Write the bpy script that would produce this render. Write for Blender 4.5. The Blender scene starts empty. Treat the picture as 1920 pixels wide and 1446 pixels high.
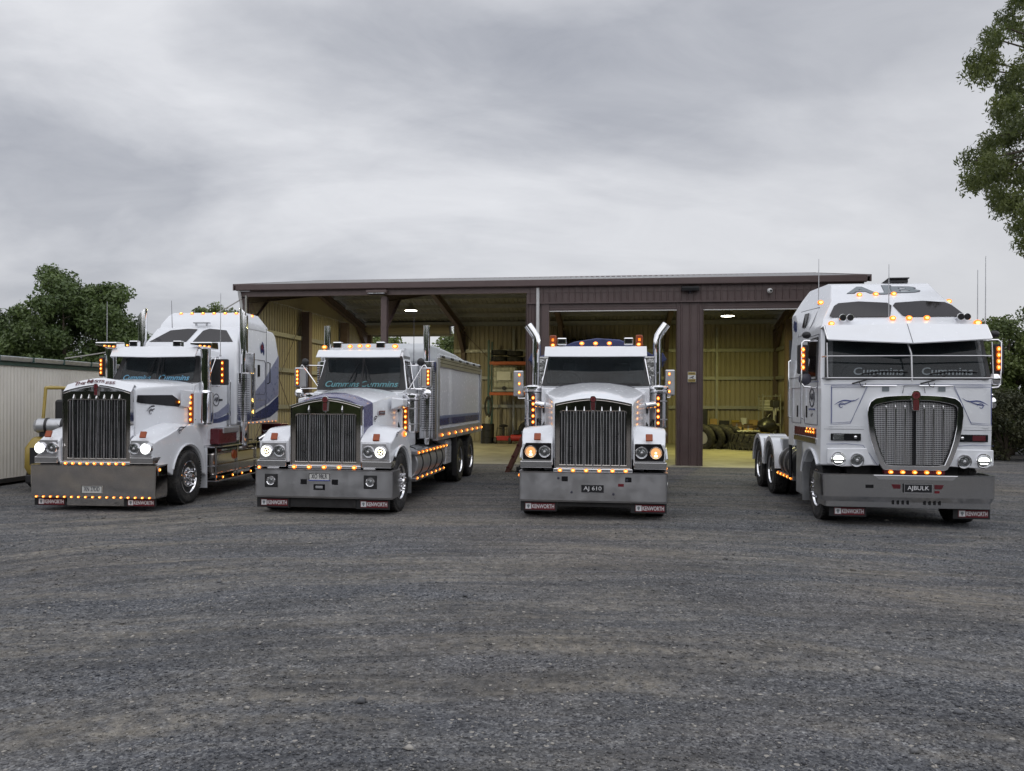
import bpy, bmesh, math, random
import numpy as np
from mathutils import Vector, Matrix
random.seed(7); rng = np.random.default_rng(11)
PI = math.pi; rad = math.radians
S = bpy.context.scene
C = S.collection

# ------------------------------------------------------------------ materials
def lin(c):
    return tuple(((v/255)/12.92 if v/255 <= .04045 else ((v/255+.055)/1.055)**2.4) for v in c)
def newmat(name):
    m = bpy.data.materials.new(name); m.use_nodes = True
    nt = m.node_tree; b = nt.nodes['Principled BSDF']
    return m, nt, b
def N(nt, t, **kw):
    n = nt.nodes.new(t)
    for k, v in kw.items():
        if k in n.inputs.keys() if isinstance(k, str) and hasattr(n, 'inputs') else False: n.inputs[k].default_value = v
        else: setattr(n, k, v)
    return n
def pm(name, col, rough=.5, metal=0, var=.12, vscale=6, bump=0, bscale=80, coat=0, spec=.5, rvar=.1, dirt=None, dirt_amt=.3, dirt_scale=1.5):
    """principled with procedural colour / roughness variation"""
    m, nt, b = newmat(name); L = nt.links
    tc = N(nt, 'ShaderNodeTexCoord')
    n1 = N(nt, 'ShaderNodeTexNoise'); n1.inputs['Scale'].default_value = vscale; n1.inputs['Detail'].default_value = 6
    L.new(tc.outputs['Object'], n1.inputs['Vector'])
    mr = N(nt, 'ShaderNodeMapRange'); mr.inputs['From Min'].default_value = .3; mr.inputs['From Max'].default_value = .7
    mr.inputs['To Min'].default_value = 1-var; mr.inputs['To Max'].default_value = 1+var*.6
    L.new(n1.outputs['Fac'], mr.inputs['Value'])
    mx = N(nt, 'ShaderNodeVectorMath', operation='SCALE'); mx.inputs[0].default_value = col[:3]
    L.new(mr.outputs[0], mx.inputs['Scale'])
    out = mx.outputs[0]
    if dirt:
        n2 = N(nt, 'ShaderNodeTexNoise'); n2.inputs['Scale'].default_value = dirt_scale; n2.inputs['Detail'].default_value = 9; n2.inputs['Roughness'].default_value = .65
        L.new(tc.outputs['Object'], n2.inputs['Vector'])
        m2 = N(nt, 'ShaderNodeMapRange'); m2.inputs['From Min'].default_value = .48; m2.inputs['From Max'].default_value = .75
        m2.inputs['To Max'].default_value = dirt_amt
        L.new(n2.outputs['Fac'], m2.inputs['Value'])
        mix = N(nt, 'ShaderNodeMix', data_type='RGBA'); L.new(m2.outputs[0], mix.inputs[0]); L.new(out, mix.inputs[6]); mix.inputs[7].default_value = (*dirt, 1)
        out = mix.outputs[2]
    L.new(out, b.inputs['Base Color'])
    mr2 = N(nt, 'ShaderNodeMapRange'); mr2.inputs['From Min'].default_value = .3; mr2.inputs['From Max'].default_value = .7
    mr2.inputs['To Min'].default_value = max(rough*(1-rvar*2), .0); mr2.inputs['To Max'].default_value = rough*(1+rvar*3)
    n3 = N(nt, 'ShaderNodeTexNoise'); n3.inputs['Scale'].default_value = vscale*2.3; n3.inputs['Detail'].default_value = 5
    L.new(tc.outputs['Object'], n3.inputs['Vector']); L.new(n3.outputs['Fac'], mr2.inputs['Value']); L.new(mr2.outputs[0], b.inputs['Roughness'])
    b.inputs['Metallic'].default_value = metal; b.inputs['Coat Weight'].default_value = coat; b.inputs['Coat Roughness'].default_value = .04
    b.inputs['Specular IOR Level'].default_value = spec
    if bump:
        n4 = N(nt, 'ShaderNodeTexNoise'); n4.inputs['Scale'].default_value = bscale; n4.inputs['Detail'].default_value = 4
        L.new(tc.outputs['Object'], n4.inputs['Vector'])
        bp = N(nt, 'ShaderNodeBump'); bp.inputs['Strength'].default_value = bump; bp.inputs['Distance'].default_value = .01
        L.new(n4.outputs['Fac'], bp.inputs['Height']); L.new(bp.outputs[0], b.inputs['Normal'])
    return m
def em(name, col, s, base=(.1,.05,.02)):
    m, nt, b = newmat(name); b.inputs['Base Color'].default_value = (*base, 1)
    b.inputs['Emission Color'].default_value = (*col, 1); b.inputs['Emission Strength'].default_value = s; b.inputs['Roughness'].default_value = .2
    return m
M = {}
M['white'] = pm('white_paint', (.76,.78,.82), .22, var=.015, coat=.6, dirt=(.5,.46,.42), dirt_amt=.10, dirt_scale=1.6)
M['purple'] = pm('purple_paint', (.095,.095,.19), .25, var=.1, coat=.5)
M['navy'] = pm('navy_stripe', (.02,.035,.13), .3, var=.1, coat=.4)
M['greyblue'] = pm('grey_stripe', (.23,.25,.36), .3, var=.06, coat=.4)
M['stripe'] = pm('body_stripe', (.17,.2,.30), .4, var=.2)
M['chrome'] = pm('chrome', (.90,.90,.92), .05, 1, var=.02, rvar=.1)
M['steel'] = pm('polished_steel', (.72,.72,.73), .12, 1, var=.03, vscale=4, rvar=.15)
M['bumpersteel'] = pm('worn_polished_steel', (.62,.62,.63), .17, 1, var=.05, vscale=1.5, rvar=.15, bump=.06, bscale=1.1)
M['dullsteel'] = pm('brushed_steel', (.56,.56,.58), .34, 1, var=.05, vscale=2, dirt=(.42,.41,.40), dirt_amt=.3)
M['mirrorsteel'] = pm('mirror_steel', (.66,.62,.58), .07, 1, var=.03, vscale=2, bump=.05, bscale=.9, rvar=.1)
M['alu'] = pm('aluminium', (.5,.51,.53), .35, .7, var=.15)
M['black'] = pm('black_plastic', (.018,.018,.02), .45, var=.2)
M['gloss'] = pm('black_gloss', (.01,.01,.012), .12, var=.2)
M['rubber'] = pm('tyre_rubber', (.022,.022,.023), .75, var=.3, vscale=12, bump=.3, bscale=120, dirt=(.11,.10,.09), dirt_amt=.8, dirt_scale=5)
M['chassis'] = pm('chassis_black', (.02,.019,.02), .6, var=.3, dirt=(.07,.06,.05), dirt_amt=.5)
M['maroon'] = pm('maroon_paint', (.10,.012,.018), .3, var=.2)
M['glass'] = pm('windscreen_glass', (.022,.030,.034), .03, var=.5, vscale=1.3, spec=.65, rvar=.1)
M['tint'] = pm('tinted_glass', (.012,.010,.012), .05, var=.3, vscale=2, spec=.5)
M['amberoff'] = pm('amber_lens_unlit', (.30,.055,.008), .3, var=.2)
M['red'] = pm('red_enamel', (.15,.008,.016), .35, var=.15)
M['badge'] = pm('red_badge', (.16,.02,.025), .35, var=.5, vscale=60)
M['mark'] = pm('white_lettering', (.72,.72,.74), .4, var=.04)
M['dark'] = pm('dark_lettering', (.05,.05,.07), .4, var=.2)
M['blueline'] = pm('blue_pinstripe', (.08,.10,.26), .4, var=.1)
M['teal'] = pm('teal_lettering', (.11,.30,.34), .4, var=.1)
M['sky_l'] = pm('pale_blue_lettering', (.16,.42,.62), .4, var=.1)
M['greyl'] = pm('grey_lettering', (.2,.23,.25), .4, var=.1)
M['plate_w'] = pm('white_plate', (.6,.6,.58), .4, var=.05)
M['plate_k'] = pm('black_plate', (.012,.012,.015), .4, var=.1)
M['blue'] = pm('blue_plate_band', (.05,.08,.35), .4, var=.1)
M['amber'] = em('amber_lens_lit', (1,.23,.012), 1.5, (.4,.1,.02))
M['core'] = em('amber_lamp_core', (1,.60,.13), 4.5)
M['head'] = em('headlamp_lit', (.96,1,.93), 3.0)
M['headw'] = em('headlamp_warm_lit', (1,.50,.20), .95)
M['headc'] = em('headlamp_warm_core', (1,.85,.5), 3.5)
M['headb'] = pm('headlamp_unlit', (.5,.52,.54), .12, 1, var=.5, vscale=22, bump=.5, bscale=30)
M['tarpblue'] = pm('blue_tarpaulin', (.03,.04,.13), .5, var=.3, bump=.4, bscale=9)
M['tarpgrey'] = pm('grey_tarpaulin', (.5,.52,.54), .55, var=.08, bump=.2, bscale=7)
M['foil'] = pm('crinkled_foil', (.5,.5,.5), .2, 1, var=.3, bump=1.0, bscale=12)
M['seat'] = pm('cab_upholstery', (.30,.30,.31), .8, var=.3)
M['liner'] = pm('cab_lining', (.16,.16,.16), .8, var=.3)
_g = M['glass'].node_tree.nodes['Principled BSDF']; _g.inputs['Alpha'].default_value = .5; _g.inputs['Base Color'].default_value = (.02,.03,.033,1)
def grille_mat(name, kind):
    m, nt, b = newmat(name); L = nt.links
    tc = N(nt, 'ShaderNodeTexCoord')
    mp = N(nt, 'ShaderNodeMapping'); L.new(tc.outputs['Object'], mp.inputs['Vector'])
    if kind == 'weave':
        mp.inputs['Scale'].default_value = (44, 1, 34)
        ck = N(nt, 'ShaderNodeTexVoronoi', feature='F1'); ck.inputs['Scale'].default_value = 1; ck.inputs['Randomness'].default_value = .05
        L.new(mp.outputs[0], ck.inputs['Vector'])
        rp = N(nt, 'ShaderNodeMapRange'); rp.inputs['From Min'].default_value = .33; rp.inputs['From Max'].default_value = .47
        L.new(ck.outputs['Distance'], rp.inputs['Value']); f = rp.outputs[0]
        ca, cb = (.012,.012,.013,1), (.60,.60,.62,1)
    else:
        mp.inputs['Scale'].default_value = (1, 1, 1)
        w = N(nt, 'ShaderNodeTexWave', bands_direction='Z'); w.inputs['Scale'].default_value = 11; w.inputs['Distortion'].default_value = .6; w.inputs['Detail Scale'].default_value = 3
        L.new(mp.outputs[0], w.inputs['Vector'])
        nn = N(nt, 'ShaderNodeTexNoise'); nn.inputs['Scale'].default_value = 7; L.new(tc.outputs['Object'], nn.inputs['Vector'])
        mu = N(nt, 'ShaderNodeMath', operation='MULTIPLY'); L.new(w.outputs['Fac'], mu.inputs[0]); L.new(nn.outputs['Fac'], mu.inputs[1]); f = mu.outputs[0]
        ca, cb = (.012,.013,.014,1), (.07,.072,.075,1)
    mx = N(nt, 'ShaderNodeMix', data_type='RGBA'); mx.inputs[6].default_value = ca; mx.inputs[7].default_value = cb
    L.new(f, mx.inputs[0]); L.new(mx.outputs[2], b.inputs['Base Color'])
    if kind == 'weave':
        L.new(f, b.inputs['Metallic'])
        bp = N(nt, 'ShaderNodeBump'); bp.inputs['Distance'].default_value = .006; bp.inputs['Strength'].default_value = .5; L.new(f, bp.inputs['Height']); L.new(bp.outputs[0], b.inputs['Normal'])
    b.inputs['Roughness'].default_value = .35
    return m
M['core_dark'] = grille_mat('radiator_core', 'core'); M['weave'] = grille_mat('woven_mesh', 'weave')

# ------------------------------------------------------------------ mesh builder
class MB:
    def __init__(s): s.v = []; s.f = []; s.m = []
    def add(s, vs, fs, m=0):
        o = len(s.v); s.v += [tuple(v) for v in vs]; s.f += [tuple(i+o for i in f) for f in fs]; s.m += [m]*len(fs); return s
    def box(s, x0, x1, y0, y1, z0, z1, m=0):
        return s.add([(x0,y0,z0),(x1,y0,z0),(x1,y1,z0),(x0,y1,z0),(x0,y0,z1),(x1,y0,z1),(x1,y1,z1),(x0,y1,z1)],
                     [(0,3,2,1),(4,5,6,7),(0,1,5,4),(1,2,6,5),(2,3,7,6),(3,0,4,7)], m)
    def prism(s, poly, ax, a0, a1, m=0):
        n = len(poly)
        mk = {'x': lambda p, a: (a, p[0], p[1]), 'y': lambda p, a: (p[0], a, p[1]), 'z': lambda p, a: (p[0], p[1], a)}[ax]
        vs = [mk(p, a0) for p in poly]+[mk(p, a1) for p in poly]
        return s.add(vs, [tuple(range(n))[::-1], tuple(range(n, 2*n))]+[(i, (i+1) % n, n+(i+1) % n, n+i) for i in range(n)], m)
    def loft(s, rings, m=0, caps=True, closed=True):
        n = len(rings[0]); vs = [p for r in rings for p in r]; fs = []
        for k in range(len(rings)-1):
            for i in range(n if closed else n-1):
                j = (i+1) % n; fs.append((k*n+i, k*n+j, (k+1)*n+j, (k+1)*n+i))
        if caps and closed: fs += [tuple(range(n))[::-1], tuple((len(rings)-1)*n+i for i in range(n))]
        return s.add(vs, fs, m)
    def tube(s, path, r, n=10, m=0, caps=True):
        P = [Vector(p) for p in path]; rs = r if isinstance(r, (list, tuple)) else [r]*len(P); rings = []
        up = None
        for i, p in enumerate(P):
            d = (P[min(i+1, len(P)-1)]-P[max(i-1, 0)]).normalized()
            if up is None:
                up = Vector((0,0,1)) if abs(d.z) < .9 else Vector((1,0,0))
            a = d.cross(up).normalized(); b = a.cross(d).normalized(); up = b
            rings.append([tuple(p+(a*math.cos(2*PI*k/n)+b*math.sin(2*PI*k/n))*rs[i]) for k in range(n)])
        return s.loft(rings, m, caps)
    def cyl(s, p0, p1, r0, r1=None, n=20, m=0): return s.tube([p0, p1], [r0, r0 if r1 is None else r1], n, m)
    def lathe(s, prof, org=(0,0,0), ax='x', n=32, m=0, closed=False):
        rings = []
        for a, r in prof:
            ring = []
            for k in range(n):
                t = 2*PI*k/n; c, q = r*math.cos(t), r*math.sin(t)
                v = {'x': (a, c, q), 'y': (c, a, q), 'z': (c, q, a)}[ax]
                ring.append((v[0]+org[0], v[1]+org[1], v[2]+org[2]))
            rings.append(ring)
        return s.loft(rings, m, caps=not closed)
    def ball(s, c, r, n=14, m=0, sc=(1,1,1)):
        prof = [(-math.cos(PI*i/8)*1, max(math.sin(PI*i/8), .02)) for i in range(9)]
        o = len(s.v); s.lathe(prof, (0,0,0), 'z', n, m)
        for i in range(o, len(s.v)):
            v = s.v[i]; s.v[i] = (c[0]+v[0]*r*sc[0], c[1]+v[1]*r*sc[1], c[2]+v[2]*r*sc[2])
        return s
    def ringframe(s, outer, inner, y0, y1, m=0):
        n = len(outer)
        vs = [(p[0], y0, p[1]) for p in outer]+[(p[0], y0, p[1]) for p in inner]+[(p[0], y1, p[1]) for p in outer]+[(p[0], y1, p[1]) for p in inner]
        fs = []
        for i in range(n):
            j = (i+1) % n
            fs += [(i, j, n+j, n+i), (2*n+i, 3*n+i, 3*n+j, 2*n+j), (i, 2*n+i, 2*n+j, j), (n+i, n+j, 3*n+j, 3*n+i)]
        return s.add(vs, fs, m)
    def build(s, name, mats, parent=None, loc=(0,0,0), rot=(0,0,0), bevel=0, seg=2, ang=35, scale=None):
        me = bpy.data.meshes.new(name); me.from_pydata(s.v, [], s.f)
        if not isinstance(mats, (list, tuple)): mats = [mats]
        for m in mats: me.materials.append(M[m] if isinstance(m, str) else m)
        me.polygons.foreach_set('material_index', s.m)
        bm = bmesh.new(); bm.from_mesh(me); bmesh.ops.recalc_face_normals(bm, faces=bm.faces); bm.to_mesh(me); bm.free()
        me.polygons.foreach_set('use_smooth', [True]*len(me.polygons)); me.set_sharp_from_angle(angle=rad(ang))
        o = bpy.data.objects.new(name, me); C.objects.link(o); o.parent = parent; o.location = loc; o.rotation_euler = rot
        if scale: o.scale = scale
        if bevel:
            b = o.modifiers.new('bevel', 'BEVEL'); b.width = bevel; b.segments = seg; b.limit_method = 'ANGLE'; b.angle_limit = rad(32); b.harden_normals = True
        return o
def tag(o, label=None, cat=None, group=None, kind=None):
    if label: o['label'] = label
    if cat: o['category'] = cat
    if group: o['group'] = group
    if kind: o['kind'] = kind
    return o
def empty(name, loc, rz, label, cat, group=None):
    o = bpy.data.objects.new(name, None); C.objects.link(o); o.location = loc; o.rotation_euler = (0,0,rz); o.empty_display_size = .2
    return tag(o, label, cat, group)
def cp(o, parent=None, loc=None, rot=None, scale=None):
    c = o.copy(); C.objects.link(c)
    if parent is not None: c.parent = parent
    if loc is not None: c.location = loc
    if rot is not None: c.rotation_euler = rot
    if scale is not None: c.scale = scale
    for ch in o.children: cp(ch, c)
    return c
# lettering: font curve -> mesh, fitted to w x h, facing -Y, centred
def text(s, mat, parent, loc, w, h, rot=(0,0,0), name='lettering', bold=.008, shear=0, depth=.004, spacing=1):
    cu = bpy.data.curves.new(name, 'FONT'); cu.body = s; cu.offset = bold; cu.shear = shear; cu.extrude = depth/2; cu.space_character = spacing; cu.resolution_u = 3
    t = bpy.data.objects.new('tmp', cu); C.objects.link(t)
    dg = bpy.context.evaluated_depsgraph_get(); me = bpy.data.meshes.new_from_object(t.evaluated_get(dg)); bpy.data.objects.remove(t); bpy.data.curves.remove(cu)
    co = np.array([v.co[:] for v in me.vertices]); a, b = co.min(0), co.max(0)
    x = (co[:,0]-(a[0]+b[0])/2)*w/max(b[0]-a[0], 1e-6); y = (co[:,1]-(a[1]+b[1])/2)*h/max(b[1]-a[1], 1e-6)
    nc = np.stack([x, -co[:,2], y], 1); me.vertices.foreach_set('co', nc.ravel()); me.materials.clear(); me.materials.append(M[mat]); me.name = name
    for p in me.polygons: p.material_index = 0
    o = bpy.data.objects.new(name, me); C.objects.link(o); o.parent = parent; o.location = loc; o.rotation_euler = rot
    return o
def ribbon(path, w, mat, parent, name='pinstripe', plane='xz', off=0.0, th=.003, loc=(0,0,0), rot=(0,0,0)):
    """thin painted line following a path of (u,v), lying in XZ facing -Y"""
    mb = MB(); n = len(path); L, R = [], []
    for i, p in enumerate(path):
        a = path[max(i-1, 0)]; b = path[min(i+1, n-1)]; dx, dy = b[0]-a[0], b[1]-a[1]; l = math.hypot(dx, dy) or 1
        ww = w*(1 if not off else math.sin(PI*(i+.6)/(n+.2)))/2
        L.append((p[0]-dy/l*ww, p[1]+dx/l*ww)); R.append((p[0]+dy/l*ww, p[1]-dx/l*ww))
    for i in range(n-1):
        q = [L[i], L[i+1], R[i+1], R[i]]
        mb.prism(q, 'y', -th, 0)
    return mb.build(name, mat, parent, loc, rot)
# shared lamp meshes
def marker_proto():
    mb = MB(); rings = []
    for k, (d, sx) in enumerate([(0, .5), (.22, .47), (.34, .34)]):
        rings.append([(math.cos(2*PI*i/12)*sx, -d, math.sin(2*PI*i/12)*sx) for i in range(12)])
    mb.loft(rings, 0)
    mb.loft([[(math.cos(2*PI*i/12)*.27, -.33, math.sin(2*PI*i/12)*.22) for i in range(12)], [(math.cos(2*PI*i/12)*.2, -.44, math.sin(2*PI*i/12)*.16) for i in range(12)]], 1)
    o = mb.build('marker_light', ['amber', 'core']); me = o.data; bpy.data.objects.remove(o); return me
MK = marker_proto()
def mk(parent, p, s=.05, rot=(0,0,0), h=1.0, name='marker_light'):
    o = bpy.data.objects.new(name, MK); C.objects.link(o); o.parent = parent; o.location = p; o.scale = (s, s*.8, s*h); o.rotation_euler = rot; return o
def mrow(parent, p0, p1, n, s=.05, rot=(0,0,0), h=1.0):
    for i in range(n):
        t = i/(n-1) if n > 1 else 0; mk(parent, tuple(a+(b-a)*t for a, b in zip(p0, p1)), s, rot, h)
def lamp_round(parent, x, y, z, r, kind, mats=('chrome',)):
    o = MB().lathe([(.03, r*1.12), (-.02, r*1.15), (-.035, r*1.06), (-.02, r*.98)], (0,0,0), 'y', 28).build('headlight', 'chrome', parent, (x,y,z))
    if kind == 'white':
        MB().lathe([(-.015, r*.97), (-.03, r*.8), (-.036, .004)], (0,0,0), 'y', 28).build('lens', 'head', o)
    elif kind == 'ring':
        MB().lathe([(-.015, r*.97), (-.034, r*.68)], (0,0,0), 'y', 28, closed=True).build('lens', 'head', o)
        MB().lathe([(-.02, r*.7), (-.024, .004)], (0,0,0), 'y', 20).build('reflector', 'headb', o)
        q = MB()
        for k in range(5): q.ball((r*.33*math.cos(k*1.26), -.027, r*.33*math.sin(k*1.26)), r*.15, 8)
        q.build('lamp_cell', 'headc', o)
    elif kind == 'warm':
        MB().lathe([(-.015, r*.97), (-.028, r*.8), (-.033, .004)], (0,0,0), 'y', 28).build('lens', 'headw', o)
        MB().box(-r*.3, r*.3, -.042, -.03, -r*.7, -r*.35).ball((0,-.03,0), r*.2).build('bulb', 'headc', o, bevel=.005)
    elif kind == 'half':
        MB().lathe([(-.015, r*.97), (-.028, r*.8), (-.033, .004)], (0,0,0), 'y', 28).build('lens', 'headb', o)
        q = MB(); q.prism([(r*.80*math.cos(a), -r*.05+r*.62*math.sin(a)) for a in [PI*i/10 for i in range(11)]], 'y', -.042, -.02).prism([(-r*.6,-r*.35),(r*.6,-r*.35),(r*.45,-r*.55),(-r*.45,-r*.55)],'y',-.040,-.02).build('bulb', 'head', o)
    else:
        MB().lathe([(-.015, r*.97), (-.028, r*.8), (-.033, .004)], (0,0,0), 'y', 28).build('lens', 'headb', o)
        MB().ball((0,-.03,0), r*.25).build('bulb', 'dullsteel', o)
    return o
# ---------------------------------------------------------------- wheels (facing +x)
def wheel_meshes(front):
    w = .30 if front else .56; R = .5; h = w/2
    t = MB(); prof = [(-h+.03, .30), (-h, .34), (-h-.005, .42), (-h+.03, .475)]
    xs = np.linspace(-h+.045, h-.045, 9 if front else 15)
    for i, x in enumerate(xs[:-1]):
        x2 = xs[i+1]; gap = not front and abs((x+x2)/2) < .04
        prof += [(x, R if not gap else .36), (x+(x2-x)*.72, R if not gap else .36), (x+(x2-x)*.76, R-.014 if not gap else .36), (x2-.002, R-.014 if not gap else .36)]
    prof += [(h-.045, R), (h-.02, R-.018), (h, R-.05), (h+.004, .44), (h+.006, .425), (h, .41), (h+.003, .34), (h-.03, .292)]
    t.lathe(prof, n=56)
    for k in range(56):   # tread shoulder blocks
        a = 2*PI*k/56
        for sx in (-1, 1):
            x0, x1 = sorted((sx*(h-.05), sx*(h-.012)))
            q = [(R-.02, -.018), (R+.002, -.018), (R+.002, .016), (R-.02, .016)]
            vs = []
            for x in (x0, x1):
                for r_, tt in q: vs.append((x, r_*math.cos(a)-tt*math.sin(a), r_*math.sin(a)+tt*math.cos(a)))
            t.add(vs, [(0,1,2,3), (7,6,5,4), (0,4,5,1), (1,5,6,2), (2,6,7,3), (3,7,4,0)])
    ty = t.build('tyre', 'rubber', ang=50)
    rm = MB(); d = h-.02
    if front: pr = [(d-.06, .295), (d+.012, .30), (d+.016, .285), (d-.01, .27), (d-.05, .262), (d-.035, .23), (d+.0, .16), (d+.012, .115)]
    else: pr = [(d-.06, .295), (d+.012, .30), (d+.016, .285), (d-.02, .272), (d-.16, .265), (d-.19, .24), (d-.165, .17), (d-.16, .115)]
    rm.lathe(pr+[(pr[-1][0], .01)], n=48)
    rr = .205; dx = pr[-3][0]+.008 if front else d-.178
    for k in range(10):   # hand holes
        a = 2*PI*k/10; c = (dx, rr*math.cos(a), rr*math.sin(a))
        rm.cyl((c[0]-.005, c[1], c[2]), (c[0]+.012, c[1], c[2]), .026, n=12, m=1)
    rim = rm.build('rim', ['chrome', 'gloss'], ang=40)
    hb = MB(); x0 = pr[-1][0]
    ln = .07 if front else .17
    hb.lathe([(x0-.01, .10), (x0+ln*.5, .095), (x0+ln*.6, .06), (x0+ln, .055), (x0+ln+.012, .02)], n=24)
    for k in range(10):
        a = 2*PI*(k+.5)/10; hb.cyl((x0-.01, .142*math.cos(a), .142*math.sin(a)), (x0+.06, .142*math.cos(a), .142*math.sin(a)), .018, .013, n=8)
    hub = hb.build('wheel', 'chrome', ang=40)
    out = (hub.data, ty.data, rim.data)
    for o in (hub, ty, rim): bpy.data.objects.remove(o)
    return out
WF, WR = wheel_meshes(True), wheel_meshes(False)
def wheel(parent, x, y, z, front=True):
    ms = WF if front else WR
    h = bpy.data.objects.new('wheel', ms[0]); C.objects.link(h); h.parent = parent; h.location = (x, y, z)
    h.rotation_euler = (random.random()*6, 0, 0 if x > 0 else PI)
    for n_, me in (('tyre', ms[1]), ('rim', ms[2])):
        o = bpy.data.objects.new(n_, me); C.objects.link(o); o.parent = h
    return h
def arc(cx, cz, r, a0, a1, n): return [(cx+r*math.cos(rad(a0+(a1-a0)*i/n)), cz+r*math.sin(rad(a0+(a1-a0)*i/n))) for i in range(n+1)]
def badge(parent, x, y, z, s=1):
    o = MB().prism([(-.055,-.0),(-.062,.06),(-.05,.1),(-.025,.12),(.025,.12),(.05,.1),(.062,.06),(.055,0),(.04,-.16),(-.04,-.16)], 'y', -.025, .02).build('grille_badge', 'chrome', parent, (x,y,z), bevel=.006, scale=(s,s,s))
    q = MB(); q.prism(arc(0,.052,.05,0,330,11), 'y', -.032, -.02)
    for i in range(4): q.box(-.034+i*.018, -.022+i*.018, -.031, -.02, -.15, -.005)
    q.build('badge_enamel', 'badge', o); 
    MB().prism(arc(0,.052,.022,0,324,9), 'y', -.035, -.03).build('badge_centre', 'maroon', o)
def flap(parent, x0, x1, y, z0, z1):
    o = MB().box(x0, x1, y, y+.012, z0, z1).build('mud_flap', 'black', parent)
    r0, r1 = x0+(.07 if x1-x0 > .5 else .02), x1-.03; zz = (z0+z1)/2; hh = min(.055, (z1-z0)*.42)
    p = MB().box(r0, r1, y-.006, y-.001, zz-hh, zz+hh).build('name_panel', 'red', o)
    k = MB().box(r0+.01, r0+.10, y-.010, y-.0065, zz-hh*.8, zz+hh*.8).build('emblem', 'mark', o)
    MB().prism(arc(r0+.055, zz+.006, .022, 0, 320, 8), 'y', y-.013, y-.0105).box(r0+.045, r0+.065, y-.013, y-.0105, zz-.03, zz-.012).build('emblem_mark', 'greyl', o)
    text('KENWORTH', 'mark', o, ((r0+.11+r1-.008)/2, y-.008, zz), r1-r0-.125, hh*1.25, bold=.02)
def plate(parent, s, x, y, z, w, h, kind):
    o = MB().box(x-w/2, x+w/2, y-.012, y, z-h/2, z+h/2).build('number_plate', 'plate_w' if kind == 'w' else 'plate_k', parent, bevel=.004)
    fr = [(x-w/2,z-h/2),(x+w/2,z-h/2),(x+w/2,z+h/2),(x-w/2,z+h/2)]; e = .008
    inn = [(x-w/2+e,z-h/2+e),(x+w/2-e,z-h/2+e),(x+w/2-e,z+h/2-e),(x-w/2+e,z+h/2-e)]
    MB().ringframe(fr, inn, y-.016, y-.0125).build('plate_frame', 'black' if kind == 'w' else 'dullsteel', o)
    text(s, 'dark' if kind == 'w' else 'mark', o, (x, y-.0155, z+(.012 if kind=='w' else -.002)), w*.76, h*.60, bold=.0)
    return o
def bumper_mesh(W, z0, z1, ret=.45, r=.06, lip=.02, taper=0, th=.012):
    """U shaped plate bumper: front face at y=0"""
    path = [(-W, ret)] + [(-W+r-r*math.cos(a), r-r*math.sin(a)) for a in [PI/2*i/5 for i in range(6)]] + [(W-r+r*math.sin(a), r-r*math.cos(a)) for a in [PI/2*i/5 for i in range(6)]] + [(W, ret)]
    mb = MB(); n = len(path)
    inn = []
    for i, p in enumerate(path):
        a = path[max(i-1,0)]; b = path[min(i+1,n-1)]; dx, dy = b[0]-a[0], b[1]-a[1]; l = math.hypot(dx, dy); inn.append((p[0]-dy/l*.05, p[1]+dx/l*.05))
    zs = [z0, z0+.03, z1-lip, z1] if not taper else [z0, z0+taper, z1-lip, z1]
    offs = [.02, 0, 0, -.012] if not taper else [.10, 0, 0, -.012]
    outer = []
    for z, o in zip(zs, offs):
        row = []
        for i, p in enumerate(path):
            q = inn[i]; d = ((q[0]-p[0])/.05*o, (q[1]-p[1])/.05*o); row.append((p[0]+d[0], p[1]+d[1], z))
        outer.append(row)
    prof = outer+[[(q[0], q[1], z1) for q in inn], [(q[0], q[1], z0) for q in inn]]
    vs = [p for r_ in prof for p in r_]; m = len(prof); fs = []
    for k in range(m):
        for i in range(n-1):
            kk = (k+1) % m; fs.append((k*n+i, k*n+i+1, kk*n+i+1, kk*n+i))
    fs += [tuple(k*n for k in range(m)), tuple(k*n+n-1 for k in range(m))[::-1]]
    mb.add(vs, fs); return mb
def scroll(parent, x, y, z, s=1, rz=0, flip=1, mat='dark'):
    def pth(f): return [tuple(q) for q in f]
    a = [(flip*s*(-.13+.24*t), s*(.03*math.sin(t*5)+.10*t*t)) for t in [i/14 for i in range(15)]]
    b = [(flip*s*(-.06+.035*math.cos(q)*(1-q/9)), s*(-.01+.035*math.sin(q)*(1-q/9))) for q in [i*.5 for i in range(13)]]
    c = [(flip*s*(-.10+.16*t), s*(-.01+.05*t*t+.01)) for t in [i/10 for i in range(11)]]
    for p, w in ((a, .014), (b, .008), (c, .010)):
        ribbon(p, w*s, mat, parent, 'scroll_pinstripe', off=1, loc=(x,y,z), rot=(0,0,rz))
def logo(parent, x, y, z, r, rz, mat='dark'):
    o = MB().ringframe([(r*1.12*math.cos(2*PI*i/32), r*math.sin(2*PI*i/32)) for i in range(32)], [(r*.98*math.cos(2*PI*i/32), r*.86*math.sin(2*PI*i/32)) for i in range(32)], -.004, .001).build('door_emblem', mat, parent, (x,y,z), (0,0,rz))
    text('AJB', mat, o, (0,-.003,0), r*1.5, r*.85, bold=.01)
    return o
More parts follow.
